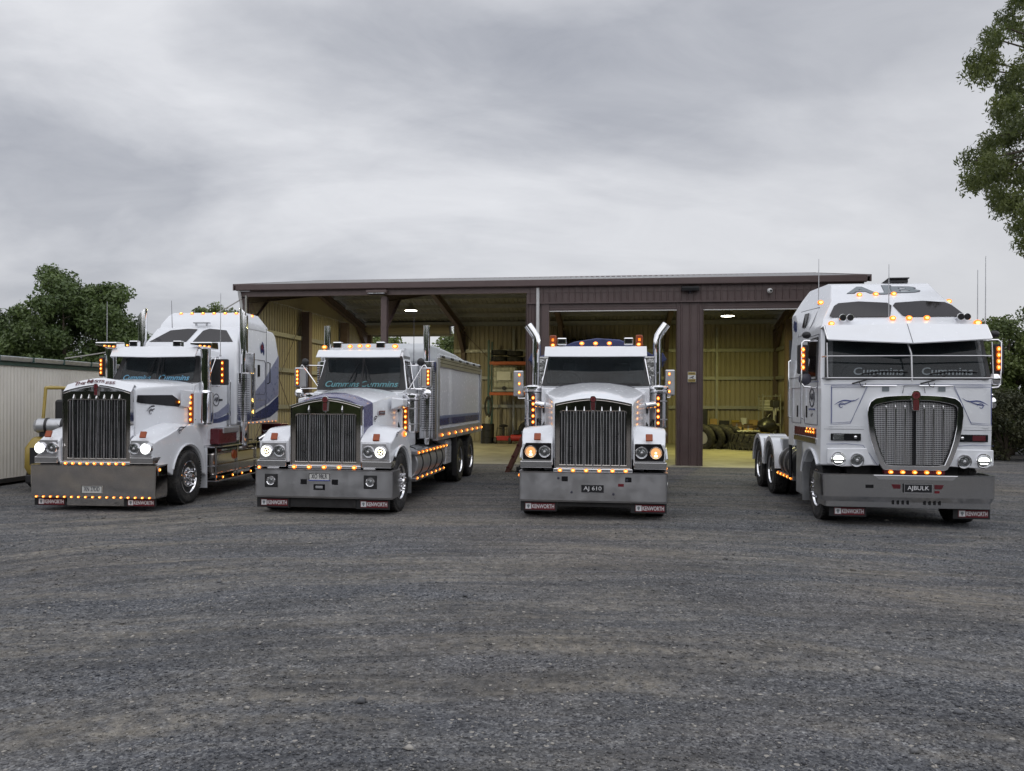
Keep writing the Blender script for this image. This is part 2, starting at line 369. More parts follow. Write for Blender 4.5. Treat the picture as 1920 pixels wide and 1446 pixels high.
def body_shell(poly, hw, name, mat, parent, bevel=.04, seg=3, cuts=(), corner=None, ycuts=()):
    """closed side profile (y,z) swept across x; half width hw((y,z)) is linear between the z cuts"""
    o = MB().prism(poly, 'x', -1, 1).build(name, mat, parent, bevel=bevel, seg=seg); me = o.data
    bm = bmesh.new(); bm.from_mesh(me)
    for z in cuts: bmesh.ops.bisect_plane(bm, geom=bm.verts[:]+bm.edges[:]+bm.faces[:], plane_co=(0,0,z), plane_no=(0,0,1), dist=1e-4)
    for y in ycuts: bmesh.ops.bisect_plane(bm, geom=bm.verts[:]+bm.edges[:]+bm.faces[:], plane_co=(0,y,0), plane_no=(0,1,0), dist=1e-4)
    if corner:
        for s_ in (-1,1): bmesh.ops.bisect_plane(bm, geom=bm.verts[:]+bm.edges[:]+bm.faces[:], plane_co=(s_*(1-corner[0]/1.2),0,0), plane_no=(1,0,0), dist=1e-4)
        for v in bm.verts:
            if abs(v.co.x) > .99 and v.co.y < .7: v.co.y += corner[1]
    for v in bm.verts: v.co.x *= hw((v.co.y, v.co.z))
    bm.to_mesh(me); bm.free(); me.set_sharp_from_angle(angle=rad(35)); return o
def quad_plate(pts, th, nrm, mb=None, m=0):
    mb = mb or MB(); n = Vector(nrm).normalized()*th
    a = [Vector(p) for p in pts]; k = len(a)
    mb.add([tuple(p) for p in a]+[tuple(p+n) for p in a], [tuple(range(k))[::-1], tuple(range(k,2*k))]+[(i,(i+1)%k,k+(i+1)%k,k+i) for i in range(k)], m); return mb
def round_quad(x0b, x1b, x0t, x1t, z0, z1, r=.06, n=5):
    pts = []
    cs = [(x0b,z0,180,270),(x1b,z0,270,360),(x1t,z1,0,90),(x0t,z1,90,180)]
    for (x, z, a0, a1), (sx, sz) in zip(cs, [(1,1),(-1,1),(-1,-1),(1,-1)]):
        for i in range(n+1):
            a = rad(a0+(a1-a0)*i/n); pts.append((x+sx*r+r*math.cos(a), z+sz*r+r*math.sin(a)))
    return pts
def on_slope(pts, y0, z0, y1, z1, off):
    dy, dz = y1-y0, z1-z0; l = math.hypot(dy, dz); ny, nz = -dz/l, dy/l
    return [(x, y0+(z-z0)/dz*dy+ny*off, z+nz*off) for x, z in pts], (0, ny, nz)
def window_on_slope(name, parent, shape, slope, off, th, mat, bevel=0):
    pts, nr = on_slope(shape, *slope, off); return quad_plate(pts, th, nr).build(name, mat, parent, bevel=bevel)
def seal_ring(outer, inner, slope, off, th, parent):
    a, nr = on_slope(outer, *slope, off); b, _ = on_slope(inner, *slope, off); n = len(a); k = Vector(nr)*th
    up = lambda P: [tuple(Vector(p)+k) for p in P]
    return MB().loft([a, up(a), up(b), b], caps=False).build('windscreen_seal', 'black', parent)
def open_front(cab, z0, z1, ymax, par, hw, y0, yb, drive=-1):
    """cut the windscreen opening and fit lining, dashboard, seats and steering wheel"""
    bm = bmesh.new(); bm.from_mesh(cab.data); bm.normal_update()
    fs = [f for f in bm.faces if f.normal.y < -.6 and f.normal.z > .05 and z0 < f.calc_center_median().z < z1 and f.calc_center_median().y < ymax and abs(f.calc_center_median().x) < hw*.7]
    bmesh.ops.delete(bm, geom=fs, context='FACES_ONLY'); bm.to_mesh(cab.data); bm.free()
    w = hw-.10; ya, za, zb = y0+.06, z0-.35, z1+.02
    MB().add([(-w,ya+.05,za),(w,ya+.05,za),(w,yb,za),(-w,yb,za),(-w,ya+.20,zb),(w,ya+.20,zb),(w,yb,zb),(-w,yb,zb)],[(0,1,2,3),(4,5,6,7),(1,2,6,5),(2,3,7,6),(3,0,4,7)]).build('cab_lining','liner',par)
    MB().loft([[(-w,ya,z0-.02),(w,ya,z0-.02),(w,ya,z0-.3),(-w,ya,z0-.3)],[(-w,ya+.28,z0+.03),(w,ya+.28,z0+.03),(w,ya+.28,z0-.3),(-w,ya+.28,z0-.3)]]).build('dashboard','liner',par,bevel=.02)
    for x in (-hw*.52, hw*.52):
        st = MB().box(x-.24,x+.24,ya+.62,ya+.78,z0-.35,z0+.24).build('seat','seat',par,bevel=.06,seg=3)
        MB().box(x-.13,x+.13,ya+.64,ya+.74,z0+.27,z0+.45).build('headrest','seat',st,bevel=.04,seg=3)
    c = Vector((drive*hw*.52, ya+.34, z0+.06)); pts = [c+Vector((.22*math.cos(a), .09*math.sin(a), .20*math.sin(a))) for a in [2*PI*i/24 for i in range(25)]]
    MB().tube(pts,.014,6,caps=False).tube([pts[0],c,pts[12]],.012,6).tube([c,c+Vector((0,.05,-.3))],.02,6).build('steering_wheel','black',par)
# ---------------------------------------------------------------- conventional trucks
def mirror(parent, sx, x, y, z0, z1, w, mat, P):
    o = MB().box(-w/2, w/2, 0, .10, z0, z1).build('mirror', mat, parent, (x, y, 0), bevel=.025, seg=3)
    MB().box(-w/2+.02, w/2-.02, .10, .108, z0+.03, z1-.03).build('mirror_glass', 'chrome', o)
    n = P.get('mn', 4)
    if P.get('mlens'):
        MB().box(-.035, .035, -.012, -.001, z0+.03, z1-.03).build('light_strip', 'amberoff', o, (sx*w*.22*P.get('mside', 1), 0, 0), bevel=.008)
    mrow(o, (sx*w*.22*P.get('mside',1), -.012, z0+.08), (sx*w*.22*P.get('mside',1), -.012, z1-.08), n, .045, h=1.5)
    return o
def conventional(T, P):
    W = P['W']; ya = P['axle']; zb0, zb1 = P['bump']; cw = P['cw']; dz = P.get('fdz', 0)
    # chassis
    ch = MB()
    for s in (-1, 1): ch.box(s*.43-.04, s*.43+.04, .25, P['len'], .62, .88)
    for y in np.arange(1.2, P['len']-.3, 1.1): ch.box(-.39, .39, y, y+.1, .66, .84)
    ch.box(-.7, .7, .35, 1.3, .35, .60); ch.cyl((-1, ya, .5), (1, ya, .5), .06)
    for y in P['rear']: ch.cyl((-.9, y, .5), (.9, y, .5), .09)
    for s in (-1,1): ch.box(s*.55-.05, s*.55+.05, ya-.4, ya+.7, .5, .62)
    ch.box(-cw+.04, cw-.04, 1.25, 3.0, .55, 1.25)
    ch.build('chassis', 'chassis', T)
    for s in (-1, 1):
        wheel(T, s*1.0, ya, .5)
        for y in P['rear']: wheel(T, s*.90, y, .5, False)
    # bumper
    bm_ = bumper_mesh(W, zb0, zb1, P.get('ret', .45), P.get('br', .05)).build('bumper', P['bmat'], T, ang=25)
    MB().box(-W+.1, W-.1, .06, .5, zb0+.05, zb1-.02).build('bumper_backing', 'chassis', T)
    plate(T, P['plate'][0], P['plate'][1], -.001, P['plate'][2], P['plate'][3], P['plate'][4], P['plate'][5])
    for x0, x1 in P['flaps']: flap(T, x0, x1, .08, P['fz'], zb0-.005)
    MB().box(P['flaps'][0][1]+.01, P['flaps'][1][0]-.01, .09, .11, P['fz']+P.get('skz', .0), zb0).build('bumper_skirt', P['skirt'], T, bevel=.004)
    # grille shell
    gw, gb, gs, gp = P['gw'], P['gz0'], P['gs'], P['gp']; bt = P['bt']
    top = [(gw*(1-t), gs+(gp-gs)*(1-(1-t)**1.6)) for t in [i/6 for i in range(7)]]
    outer = [(-gw, gb), (gw, gb)]+[(gw, gs-.05)]+[(x-.0, z) for x, z in top]+[(-x, z) for x, z in top[::-1][1:]]+[(-gw, gs-.05)]
    inner = [(-gw+.075, gb+.06), (gw-.075, gb+.06)]+[(gw-.075, bt-.03)]+[(min(x, gw-.10), bt) for x, z in top]+[(-min(x, gw-.10), bt) for x, z in top[::-1][1:]]+[(-gw+.075, bt-.03)]
    gy = .12
    sh = MB().ringframe(outer, inner, gy, gy+.10).build('grille', P['gmat'], T, bevel=.018, seg=3)
    rim = [(x*1.02, z+.018 if z > gb+.02 else z-.005) for x, z in outer]
    MB().ringframe(rim, outer, gy-.015, gy+.14).build('grille_rim', 'chrome', sh, bevel=.006)
    MB().box(-gw+.07, gw-.07, gy+.07, gy+.09, gb+.05, bt+.005).build('radiator_core', 'core_dark', sh)
    th = MB(); nthin = P['nthin']
    for i in range(nthin):
        x = -gw+.10+(2*gw-.2)*i/(nthin-1); th.box(x-.0045, x+.0045, gy+.02, gy+.05, gb+.055, bt+.002)
    th.build('grille_slats', 'dullsteel', sh)
    for i in range(P['nbar']):
        x = (i-(P['nbar']-1)/2)*P['bsp']; zt = bt+P['bover']
        MB().box(-.011, .011, gy-.018, gy+.02, gb+.02, zt-.04).tube([(0,gy-.012,zt-.05),(0,gy-.018,zt-.02),(0,gy-.004,zt+.05)], [.014,.017,.004], 8).build('grille_bar', 'steel', sh, (x,0,0), bevel=.004)
    badge(T, 0, gy-.015, gp-.05, P.get('bs', 1))
    lb = MB().box(-gw-.03, gw+.03, gy-.06, gy+.05, gb-.055, gb-.002).build('light_bar', 'chrome', T, bevel=.01)
    n, s_ = P['glights']; mrow(lb, (-gw+.08, gy-.06, gb-.028), (gw-.08, gy-.06, gb-.028), n, s_, h=.8)
    # hood
    yb = P['hy']; secs = []
    for t in [0, .06, .14, .25, .45, .7, 1]:
        y = P['hy0']+(yb-P['hy0'])*t; w = P['hw0']+(P['hw1']-P['hw0'])*t**1.0; zs = P['hs0']+(P['hs1']-P['hs0'])*t**.8; zc = P['hc0']+(P['hc1']-P['hc0'])*t**.55
        if t == 0: zs -= .02; zc -= .02
        half = [(w, .95), (w, zs-.06), (w-.012, zs-.02), (w-.05, zs+.005), (w*.6, zs+(zc-zs)*.62), (w*.25, zs+(zc-zs)*.95), (0, zc)]
        secs.append([(x, y, z) for x, z in half]+[(-x, y, z) for x, z in half[::-1][1:]])
    hd = MB().loft(secs).build('hood', P.get('hmat', 'white'), T, ang=28)
    for s in (-1, 1):   # pinstripe along the hood edge
        MB().tube([(s*(secs[k][3][0]+.006), secs[k][3][1], secs[k][3][2]-.035) for k in range(7)], .006, 6).build('pinstripe', 'blueline', hd)
    MB().tube([(x*1.002, y-.02, z+.001) for x, y, z in secs[-1][1:-1]], .006, 6).build('panel_seam', 'dark', hd)
    for s in (-1, 1):
        MB().box(min(s*(P['hw1']-.03),s*(P['hw1']+.012)), max(s*(P['hw1']-.03),s*(P['hw1']+.012)), yb-.13, yb-.07, 1.66, 1.74).build('hood_latch', 'black', hd, bevel=.005)
    if P.get('purple'):
        pw = []
        for t in (0, .25, .5, .75, 1):
            y = P['hy0']+.01+.36*t; k = (y-P['hy0'])/(yb-P['hy0']); w = P['hw0']+(P['hw1']-P['hw0'])*k+.006; zs = P['hs0']+(P['hs1']-P['hs0'])*k**.8+.007; zc = P['hc0']+(P['hc1']-P['hc0'])*max(k,0)**.55+.012
            half = [(w, .97), (w, zs-.06), (w-.008, zs-.02), (w-.05, zs+.005), (w*.6, zs+(zc-zs)*.62), (w*.25, zs+(zc-zs)*.95), (0, zc)]
            pw.append([(x, y, z) for x, z in half]+[(-x, y, z) for x, z in half[::-1][1:]])
        inn = [[(x*.985, y, z-.01) for x, y, z in r] for r in pw]
        m_ = MB(); m_.loft(pw, closed=False); m_.loft(inn[::-1], closed=False); m_.loft([pw[0], inn[0]], closed=False); m_.loft([inn[-1], pw[-1]], closed=False)
        m_.build('hood_band', 'purple', hd, ang=28)
    # fenders
    R = .575
    for s in (-1, 1):
        a1 = P['arch']; fx0, fx1 = P['hw0']+.0, P['fx']
        top_ = [(.09,.84+dz),(.06,.9+dz),(.05,1.20+dz),(.09,1.25+dz)]
        for t in [i/10 for i in range(11)]:
            a = t; y0, z0 = .2, 1.30+dz; y1, z1 = ya+.02, P['ft']
            top_.append((y0+(y1-y0)*a, z0+(z1-z0)*math.sin(a*PI/2)))
        q = arc(ya+.02, .62, P['ft']-.62, 90, 8, 10)[1:]
        q = [(y if y < ya+.02 else ya+.02+(y-ya-.02)*(.70/(P['ft']-.62)), z) for y, z in q]
        top_ += q+[(ya+.72, .45)]
        ar = arc(ya, .5, R, 2, a1, 18)
        poly = top_+ar
        n = len(poly)
        def xo(p):   # outer edge narrows slightly towards the nose
            return fx1-(max(0, .45-p[0])*P.get('nar',.10))
        L = [(s*fx0, p[0], p[1]) for p in poly]; Rr = [(s*xo(p), p[0], p[1]-(.07 if 3 <= k_ < 15 else (.05 if k_ < len(top_)-3 and k_ > 2 else 0))) for k_, p in enumerate(poly)]
        f = MB().add(L+Rr, [tuple(range(n)), tuple(range(n,2*n))[::-1]]+[(i,n+i,n+(i+1)%n,(i+1)%n) for i in range(n)]).build('fender', 'white', T, bevel=.045, seg=4, ang=40)
        # wheel arch lip
        rr_ = [[(s*(fx1-.05), ya+r_*math.cos(a), .5+r_*math.sin(a)) , (s*(fx1+.012), ya+r_*math.cos(a), .5+r_*math.sin(a))] for a in [rad(0+(a1-4)*i/20) for i in range(21)] for r_ in (R-.012,)]
        pa = [(s*(fx1+.002), ya+(R+.035)*math.cos(rad(2+(a1-12)*i/20)), .5+(R+.035)*math.sin(rad(2+(a1-12)*i/20))) for i in range(21)]
        MB().tube(pa, .018, 8).build('arch_moulding', 'white', f)
        # headlight panel and lamps
        hx = P['hlx']; hz = P['hlz']
        na = P['fx']-P.get('nar',.10)*.42
        pn = [(gw+.06, hz-.13), (na-.015, hz-.13), (na-.01, hz+.02), (na-.06, hz+.14), (gw+.06, hz+.14)]
        MB().prism([(s*a, b) for a, b in pn], 'y', .03, .06).build('headlight_panel', P.get('pmat','dullsteel'), f, bevel=.01)
        lamp_round(f, s*hx[0], .028, hz, .088, P['lamps'][0]); lamp_round(f, s*hx[1], .028, hz, .088, P['lamps'][1])
        MB().box(-.055, .055, -.02, .02, -.06, .06).build('indicator', 'amberoff', f, (s*(hx[0]+hx[1])/2+s*.01, .09, hz+.235), (rad(-25),0,0), bevel=.012)
        MB().box(min(s*(gw+.05), s*(na+.03)), max(s*(gw+.05), s*(na+.03)), .02, .30, hz-.26, hz-.15).build('fender_trim', 'steel', f, bevel=.012)
        MB().box(min(s*(gw+.06), s*na), max(s*(gw+.06), s*na), .018, .06, hz-.148, hz-.13).build('trim_strip', 'chrome', f)
        # mud guard behind wheel
        MB().box(s*.99-.14, s*.99+.14, ya+.74, ya+.755, .22, 1.0).build('wheel_flap', 'white' if P.get('wflap') else 'alu', T)
        if P.get('scrolls'):
            scroll(T, s*(P['fx']+.004), ya+.0-.25, P['ft']-.16, .8*P.get('ssc',1), rz=PI/2 if s > 0 else -PI/2)
            scroll(T, s*(P['hw0']+.06), .75, (P['hs0']+1.35)/2-.02, 1.0*P.get('ssc',1), rz=PI/2 if s > 0 else -PI/2)
    # cab
    y0, y1 = P['wy0'], P['wy1']; z0, z1 = P['wz0'], P['wz1']; yc = P['cy']; rz = P['roof']
    prof = [(yb-.08, 1.0), (yb-.08, z0-.06), (y0, z0-.02), (y1, z1+.03), (y1+.12, rz-.02), (y1+.4, rz+.02), (yc-.1, rz+.0), (yc, rz-.1), (yc, 1.0)]
    hwf = lambda p: cw-.12*max(0, p[1]-z0)/.7 if p[1] > z0 else cw
    cab = body_shell(prof, hwf, 'cab', 'white', T, .035, cuts=(z0,))
    ww = P['ww']; wt = ww-.03
    sl = (y0, z0-.02, y1, z1+.03)
    open_front(cab, z0-.02, z1+.03, y1+.02, cab, cw, y0, yc-.06)
    seal_ring(round_quad(-cw-.01, cw+.01, -hwf((0,z1+.03))-.0, hwf((0,z1+.03))+.0, z0-.02, z1+.035, .03), round_quad(-ww+.01, ww-.01, -wt+.01, wt-.01, z0+.02, z1-.005, .05), sl, .002, .008, cab)
    ws = window_on_slope('windscreen', cab, round_quad(-ww, ww, -wt, wt, z0+.015, z1, .05), sl, .011, .006, 'glass')
    if P.get('split'): 
        pts, nr = on_slope([(-.018,z0+.01),(.018,z0+.01),(.018,z1),(-.018,z1)], *sl, .018); quad_plate(pts, .008, nr).build('centre_pillar', 'black', cab)
    ang = math.atan2(y1-y0, z1-z0)
    for s in P['words']:
        x, zz, w_, h_, mt = s; pts, nr = on_slope([(x, zz)], *sl, .021)
        text('Cummins', mt, cab, pts[0], w_, h_, (-ang,0,0), 'sun_strip_lettering', bold=.012, shear=.25, depth=.002)
    for x, d in P['wipers']:
        pts, nr = on_slope([(x, z0+.01), (x+d*.18, z0+.18), (x+d*.22, z0+.46)], *sl, .045)
        p2, _ = on_slope([(x+d*.05, z0+.12), (x+d*.235, z0+.48)], *sl, .032)
        MB().tube(pts[:2]+[on_slope([(x+d*.2, z0+.30)], *sl, .036)[0][0]], .009, 6).tube(p2, .008, 6).build('wiper', 'black', cab)
    # visor
    vy, vz0, vz1, vd, vw = P['visor']; st = []
    for x, k in ((-vw, 0), (-vw*.5, .5), (0, 1), (vw*.5, .5), (vw, 0)):
        f_ = -vd*k; dr = -.02*k*P.get('vdrop', 1)
        st.append([(x, vy+.28+f_*.4, vz1-.005), (x, vy+.16+f_*.7, vz1+.012), (x, vy+.13+f_*.8, vz1), (x, vy+f_, vz0+dr), (x, vy+.008+f_, vz0-.012+dr), (x, vy+.02+f_, vz0-.008+dr), (x, vy+.16+f_*.8, vz1-.03), (x, vy+.28+f_*.4, vz1-.03)])
    vs = MB().loft(st).build('sun_visor', 'steel' if P.get('vsteel') else 'white', T, ang=20)
    for s in (-1,1):
        MB().tube([(s*(vw-.01), vy+.02, vz0), (s*(vw-.01), vy+.14, vz1-.02), (s*(vw-.01), vy+.26, vz1-.02)], .012, 6).build('visor_end', 'steel', vs)
    for (x, y, z, s_) in P['rooflights']: mk(T, (x, y, z), s_, h=.75)
    for x in P['roofboxes']:
        b_ = MB().box(-.085, .085, 0, .14, 0, .13).build('roof_lamp', 'chrome', T, (x, P['rby'], P['rbz']), bevel=.02)
        MB().box(-.055, .055, -.006, .002, .035, .10).build('lamp_face', 'gloss', b_)
    # side window, door, handle
    for s in (-1, 1):
        X = s*(cw+.002)
        def sidepl(poly, th, name, mat, par=cab, zoff=0):
            pts = []
            for y, z in poly:
                x = hwf((y, z)); pts.append((s*(x+zoff), y, z))
            return quad_plate(pts, th, (s,0,.12), None).build(name, mat, par)
        yw0, yw1 = P['sy']; zz0, zz1 = z0-.02, z1-.07
        sidepl([(yw0-.02,1.12),(yw1+.05,1.12),(yw1+.05,z0-.001),(yw0-.02,z0-.001)], .008, 'door', 'white')
        wn = sidepl([(yw0,zz0+.03),(yw1,zz0+.03),(yw1,zz1+.02),(yw0+.12,zz1+.02)], .010, 'side_window', 'tint')
        pts = [(yw0,zz0+.03),(yw1,zz0+.03),(yw1,zz1+.02),(yw0+.12,zz1+.02),(yw0,zz0+.03)]
        MB().tube([(s*(hwf(p)+.012), p[0], p[1]) for p in pts], .014, 6).build('window_frame', 'chrome', wn)
        MB().tube([(s*(cw+.06), yw1+.14, 1.35), (s*(cw+.07), yw1+.14, 1.4), (s*(cw+.07), yw1+.14, 2.3), (s*(cw+.05), yw1+.14, 2.35)], .014, 8).build('grab_handle', 'chrome', cab)
        MB().box(s*(cw+.01)-.01, s*(cw+.01)+.012, yw1-.25, yw1-.12, 1.9, 1.94).build('door_handle', 'black', cab)
        # mirror with arms
        mx_, my_, mz0, mz1, mw = P['mir'][0 if s < 0 else 1]
        mir = mirror(T, s, s*mx_, my_, mz0, mz1, mw, P['mmat'], P)
        arms = MB(); zt = mz1+.03; zl = mz0-.03
        if not P.get('noarm'): arms.tube([(s*(cw-.03), my_+.02, zt), (s*(mx_-.02), my_+.02, zt+.01), (s*mx_, my_+.03, zt-.03), (s*mx_, my_+.03, mz1-.02)], .012, 8)
        arms.tube([(s*(cw+.0), my_+.02, zl), (s*mx_, my_+.02, zl), (s*mx_, my_+.03, mz0+.02)], .014, 8)
        if not P.get('noarm'): arms.tube([(s*(mx_-.06), my_, zt), (s*(cw+.02), my_-.12, zl-.02)], .011, 8)
        arms.build('mirror_arm', 'chrome', T)
        if P.get('spot'):
            MB().ball((s*(mx_-.1), my_, zt+.07), .075, sc=(1,.6,1)).build('blind_spot_mirror', 'black', T)
            MB().ball((s*(mx_+.02), my_, mz0-.12), .09, sc=(1,.5,1)).build('wide_angle_mirror', 'chrome', T)
        # air cleaner
        ax, ay, az0, az1, ar = P['air']
        A = MB().lathe([(az0-.04, .05), (az0-.03, ar*.8), (az0, ar), (az1, ar), (az1+.01, ar*.9), (az1+.02, ar*.5)], (s*ax, ay, 0), 'z', 28).build('air_cleaner', P.get('amat','steel'), T, ang=30)
        if P.get('cap'):
            MB().lathe([(az1+.01, ar*.8), (az1+.015, ar*1.12), (az1+.05, ar*1.14), (az1+.055, ar*1.0), (az1+.075, ar*1.0), (az1+.08, ar*1.18), (az1+.11, ar*1.18), (az1+.14, ar*.8), (az1+.15, .02)], (s*ax, ay, 0), 'z', 28).build('intake_cap', 'chrome', A, ang=30)
            for zz in (az0+.12, az1-.15): MB().lathe([(zz, ar+.004), (zz+.002, ar+.008), (zz+.02, ar+.008), (zz+.022, ar+.004)], (s*ax, ay, 0), 'z', 28).build('clamp_band', 'dullsteel', A)
        if P.get('pipe'):
            pr_, pt = P['pipe']
            MB().cyl((s*ax, ay, az1), (s*ax, ay, pt), pr_, n=24).lathe([(az1+.0, ar*.9), (az1+.05, pr_+.01)], (s*ax, ay, 0), 'z', 24).build('intake_pipe', 'chrome', A)
            ht = MB(); pts = []
            ht.loft([[(s*ax-.24, ay-.16, pt+.07), (s*ax+.20, ay-.16, pt+.0), (s*ax+.20, ay-.16, pt+.13), (s*ax-.24, ay-.16, pt+.13)], [(s*ax-.15, ay+.22, pt+.0), (s*ax+.17, ay+.22, pt+0), (s*ax+.16, ay+.22, pt+.15), (s*ax-.14, ay+.22, pt+.15)]])
            hh = ht.build('intake_hood', 'chrome', A, bevel=.02)
            mrow(hh, (s*ax+.0-.03, ay-.17, pt+.055), (s*ax+.15, ay-.17, pt+.04), 3, .05, h=.7)
        ay_ = ay-P.get('aly',0); xs_ = s*(ax+P.get('alx', -.02)); MB().box(xs_-.035, xs_+.035, ay_-ar-.03, ay_-ar+.03, az0+.0, az1-.02).build('light_strip', P.get('lsm','maroon'), A, bevel=.008)
        mrow(A, (xs_, ay_-ar-.032, az0+.07), (xs_, ay_-ar-.032, az1-.09), P['an'], .055, h=1.25)
        # ducts between hood and cleaner
        if not P.get('aly'): MB().tube([(s*(P['hw1']-.05), yb-.18, 1.80), (s*((P['hw1']+ax)/2), yb-.10, 1.82), (s*ax, ay, 1.78)], .065, 14).build('intake_duct', 'chrome', T)
        MB().tube([(s*(P['hw1']-.1), yb-.1, 1.6), (s*(ax-.12), yb-.05, 1.25), (s*(ax-.1), yb, 1.0)], .035, 8).tube([(s*(P['hw1']-.1), yb-.05, 1.2), (s*(ax-.1), yb-.02, 1.55)], .02, 8).build('strut_bracket', 'black', T)
        bx = MB(); bx.loft([[(s*P['hw1'], yb-.62, 1.70),(s*P['hw1'], yb-.2, 1.70),(s*P['hw1'], yb-.2, 1.93),(s*P['hw1'], yb-.62, 1.93)],[(s*(ax+.02), yb-.50, 1.78),(s*(ax+.02), yb-.2, 1.74),(s*(ax+.02), yb-.2, 1.90),(s*(ax+.02), yb-.50, 1.90)]])
        if P.get('aly'):
            bx = MB(); bx.loft([[(s*P['hw1'], yb-.55, 1.80),(s*P['hw1'], yb-.1, 1.75),(s*P['hw1'], yb-.1, 2.12),(s*P['hw1'], yb-.55, 2.12)],[(s*(ax-.10), yb-.30, 1.92),(s*(ax-.10), yb-.1, 1.86),(s*(ax-.10), yb-.1, 2.10),(s*(ax-.10), yb-.30, 2.10)]])
        if P.get('scoop'): bx.build('intake_scoop', 'white', T, bevel=.03)
        # exhaust
        P['exh'](T, s)
    return cab
def panel_perf(T, s, x, y, r, z0, z1, mat='steel'):
    q = MB().lathe([(z0, r*.96), (z0+.01, r), (z1-.01, r), (z1, r*.9), (z1+.005, .03)], (s*x, y, 0), 'z', 30)
    for zz in np.arange(z0+.15, z1-.1, .045):
        for k in range(9):
            a = -PI/2+(k-4)*.16+(.9 if s > 0 else -.9)*.5; cx, cy = s*x+math.cos(a)*r, y+math.sin(a)*r
            q.box(cx-.008, cx+.008, cy-.004, cy+.004, zz, zz+.016, m=1)
    return q.build('exhaust_shield', [mat, 'gloss'], T, ang=30)

# ---- truck: left bonneted sleeper
T1 = empty('bonneted_truck', (-7.17,13.68,-.06), -rad(4.4), 'white bonneted truck with tall sleeper cab and row of amber lights under its deep bumper', 'truck', 'white trucks lined up on the gravel')
def exh1(T, s):
    x, y = 1.13, 3.6
    MB().tube([(s*x,y,.95),(s*x,y,2.9),(s*x,y,3.72)], .088, 24).build('exhaust_stack', 'chrome', T)
    e = MB(); n = 24
    e.loft([[(s*x+.088*math.cos(2*PI*k/n), y+.088*math.sin(2*PI*k/n), 3.72) for k in range(n)], [(s*x+.088*math.cos(2*PI*k/n), y+.088*math.sin(2*PI*k/n), 3.80-.10*s*math.cos(2*PI*k/n)) for k in range(n)]], caps=False)
    e.build('exhaust_tip', 'chrome', T)
    panel_perf(T, s, x, y, .17, 1.45, 2.5)
    MB().box(s*(x+.02), s*(x+.24), y-.05, y+.02, 2.5, 2.93).build('stack_guard', 'steel', T, bevel=.01) if s > 0 else MB().box(s*x-.2, s*x-.02, y-.05, y+.02, 2.5, 2.93).build('stack_guard', 'steel', T, bevel=.01)
P1 = dict(W=1.12, axle=1.16, bump=(.23,.80), bmat='mirrorsteel', ret=.4, br=.03, plate=('XN 27DD', 0, .38, .37, .13, 'w'), flaps=[(-1.09,-.52),(.52,1.09)], fz=.09, skirt='mirrorsteel',
  gw=.60, gz0=.85, gs=2.04, gp=2.16, bt=1.91, gmat='mirrorsteel', nthin=22, nbar=7, bsp=.137, bover=.05, glights=(9,.06), hy=1.95, hy0=.24, hw0=.63, hw1=.84, hs0=2.13, hs1=2.24, hc0=2.24, hc1=2.32,
  ft=1.52, arch=172, fx=1.13, nar=.24, hlx=(.735,.945), hlz=1.085, lamps=('blank','white'), pmat='dullsteel', len=7.8, rear=[5.6,6.95], cw=.88, ww=.75, wy0=2.08, wy1=2.3, wz0=2.28, wz1=2.76, cy=3.35, roof=2.93,
  split=True, words=[(-.40,2.35,.56,.11,'sky_l'),(.36,2.35,.62,.12,'sky_l')], wipers=[(-.22,.6),(.14,-.3)], visor=(1.93,2.77,2.95,.14,.86), sy=(2.45,3.2), rooflights=[(-.66,2.2,3.0,.05)],
  roofboxes=[-.52,.38], rby=2.15, rbz=2.96, mir=[(1.25,2.35,2.38,2.78,.2),(1.12,2.42,2.22,2.74,.34)], mmat='black', mlens=True, mn=4, air=(.97,2.15,1.47,2.06,.15), pipe=(.098,2.92), an=5, alx=-.10, aly=.22,
  exh=exh1, amat='chrome', scrolls=True, ssc=2.0, wflap=True, scoop=True, bs=.75, lsm='amberoff')
P1['cab'] = conventional(T1, P1)
def mirrors_fix(): pass
# bumper lights, hood lettering
mrow(T1, (-1.0,-.004,.25), (1.02,-.004,.25), 17, .05, h=.75)
mk(T1, (1.125,.12,.72), .06, (0,0,PI/2))
MB().box(1.122, 1.13, .08, .34, .62, .78).build('side_marker_panel', 'chrome', T1, bevel=.004)
hf = MB(); 
tp = [(.62*(1-t), 2.05+.12*(1-(1-t)**1.6)) for t in [i/6 for i in range(7)]]; tp = tp+[(-x,z) for x, z in tp[::-1][1:]]
hf.loft([[(x, .12, z) for x, z in tp], [(x*.99, .24, z+.13) for x, z in tp], [(x*.99, .30, z+.10) for x, z in tp], [(x, .26, z-.05) for x, z in tp]])
hfo = hf.build('hood_front_panel', 'white', T1, bevel=.012)
for i, (wd, xx, zz, r_) in enumerate([('T',-.395,2.205,-.14),('HE',-.30,2.213,-.14),('M',-.155,2.25,-.08),('IS',-.06,2.25,-.03),('TR',.055,2.25,.05),('ESS',.215,2.225,.16)]):
    big = wd in ('T','M'); text(wd, 'maroon', hfo, (xx, .168, zz-.012), .09 if big else .05*len(wd)+.018, .085 if big else .06, (rad(-42),0,0), bold=.01)
# side vent with lettering
for s in (1,-1):
    v = MB(); yv = [(.25,1.86),(.27,1.98),(1.25,1.99),(1.55,1.86),(1.45,1.77),(.35,1.84)]
    quad_plate([(s*(.635+.2*(y-.24)/1.7+.003), y, z+.02) for y, z in yv], .008, (s,-.1,0), v).build('side_vent', 'gloss', T1, bevel=.003)
    text('KENWORTH', 'greyl', T1, (s*(.635+.2*(.62-.24)/1.7+.018), .72, 1.94), .55, .06, (0,0,s*(PI/2-.12)), bold=.02)
    mk(T1, (s*.80, 1.42, 1.88), .05, (0,0,s*PI/2))
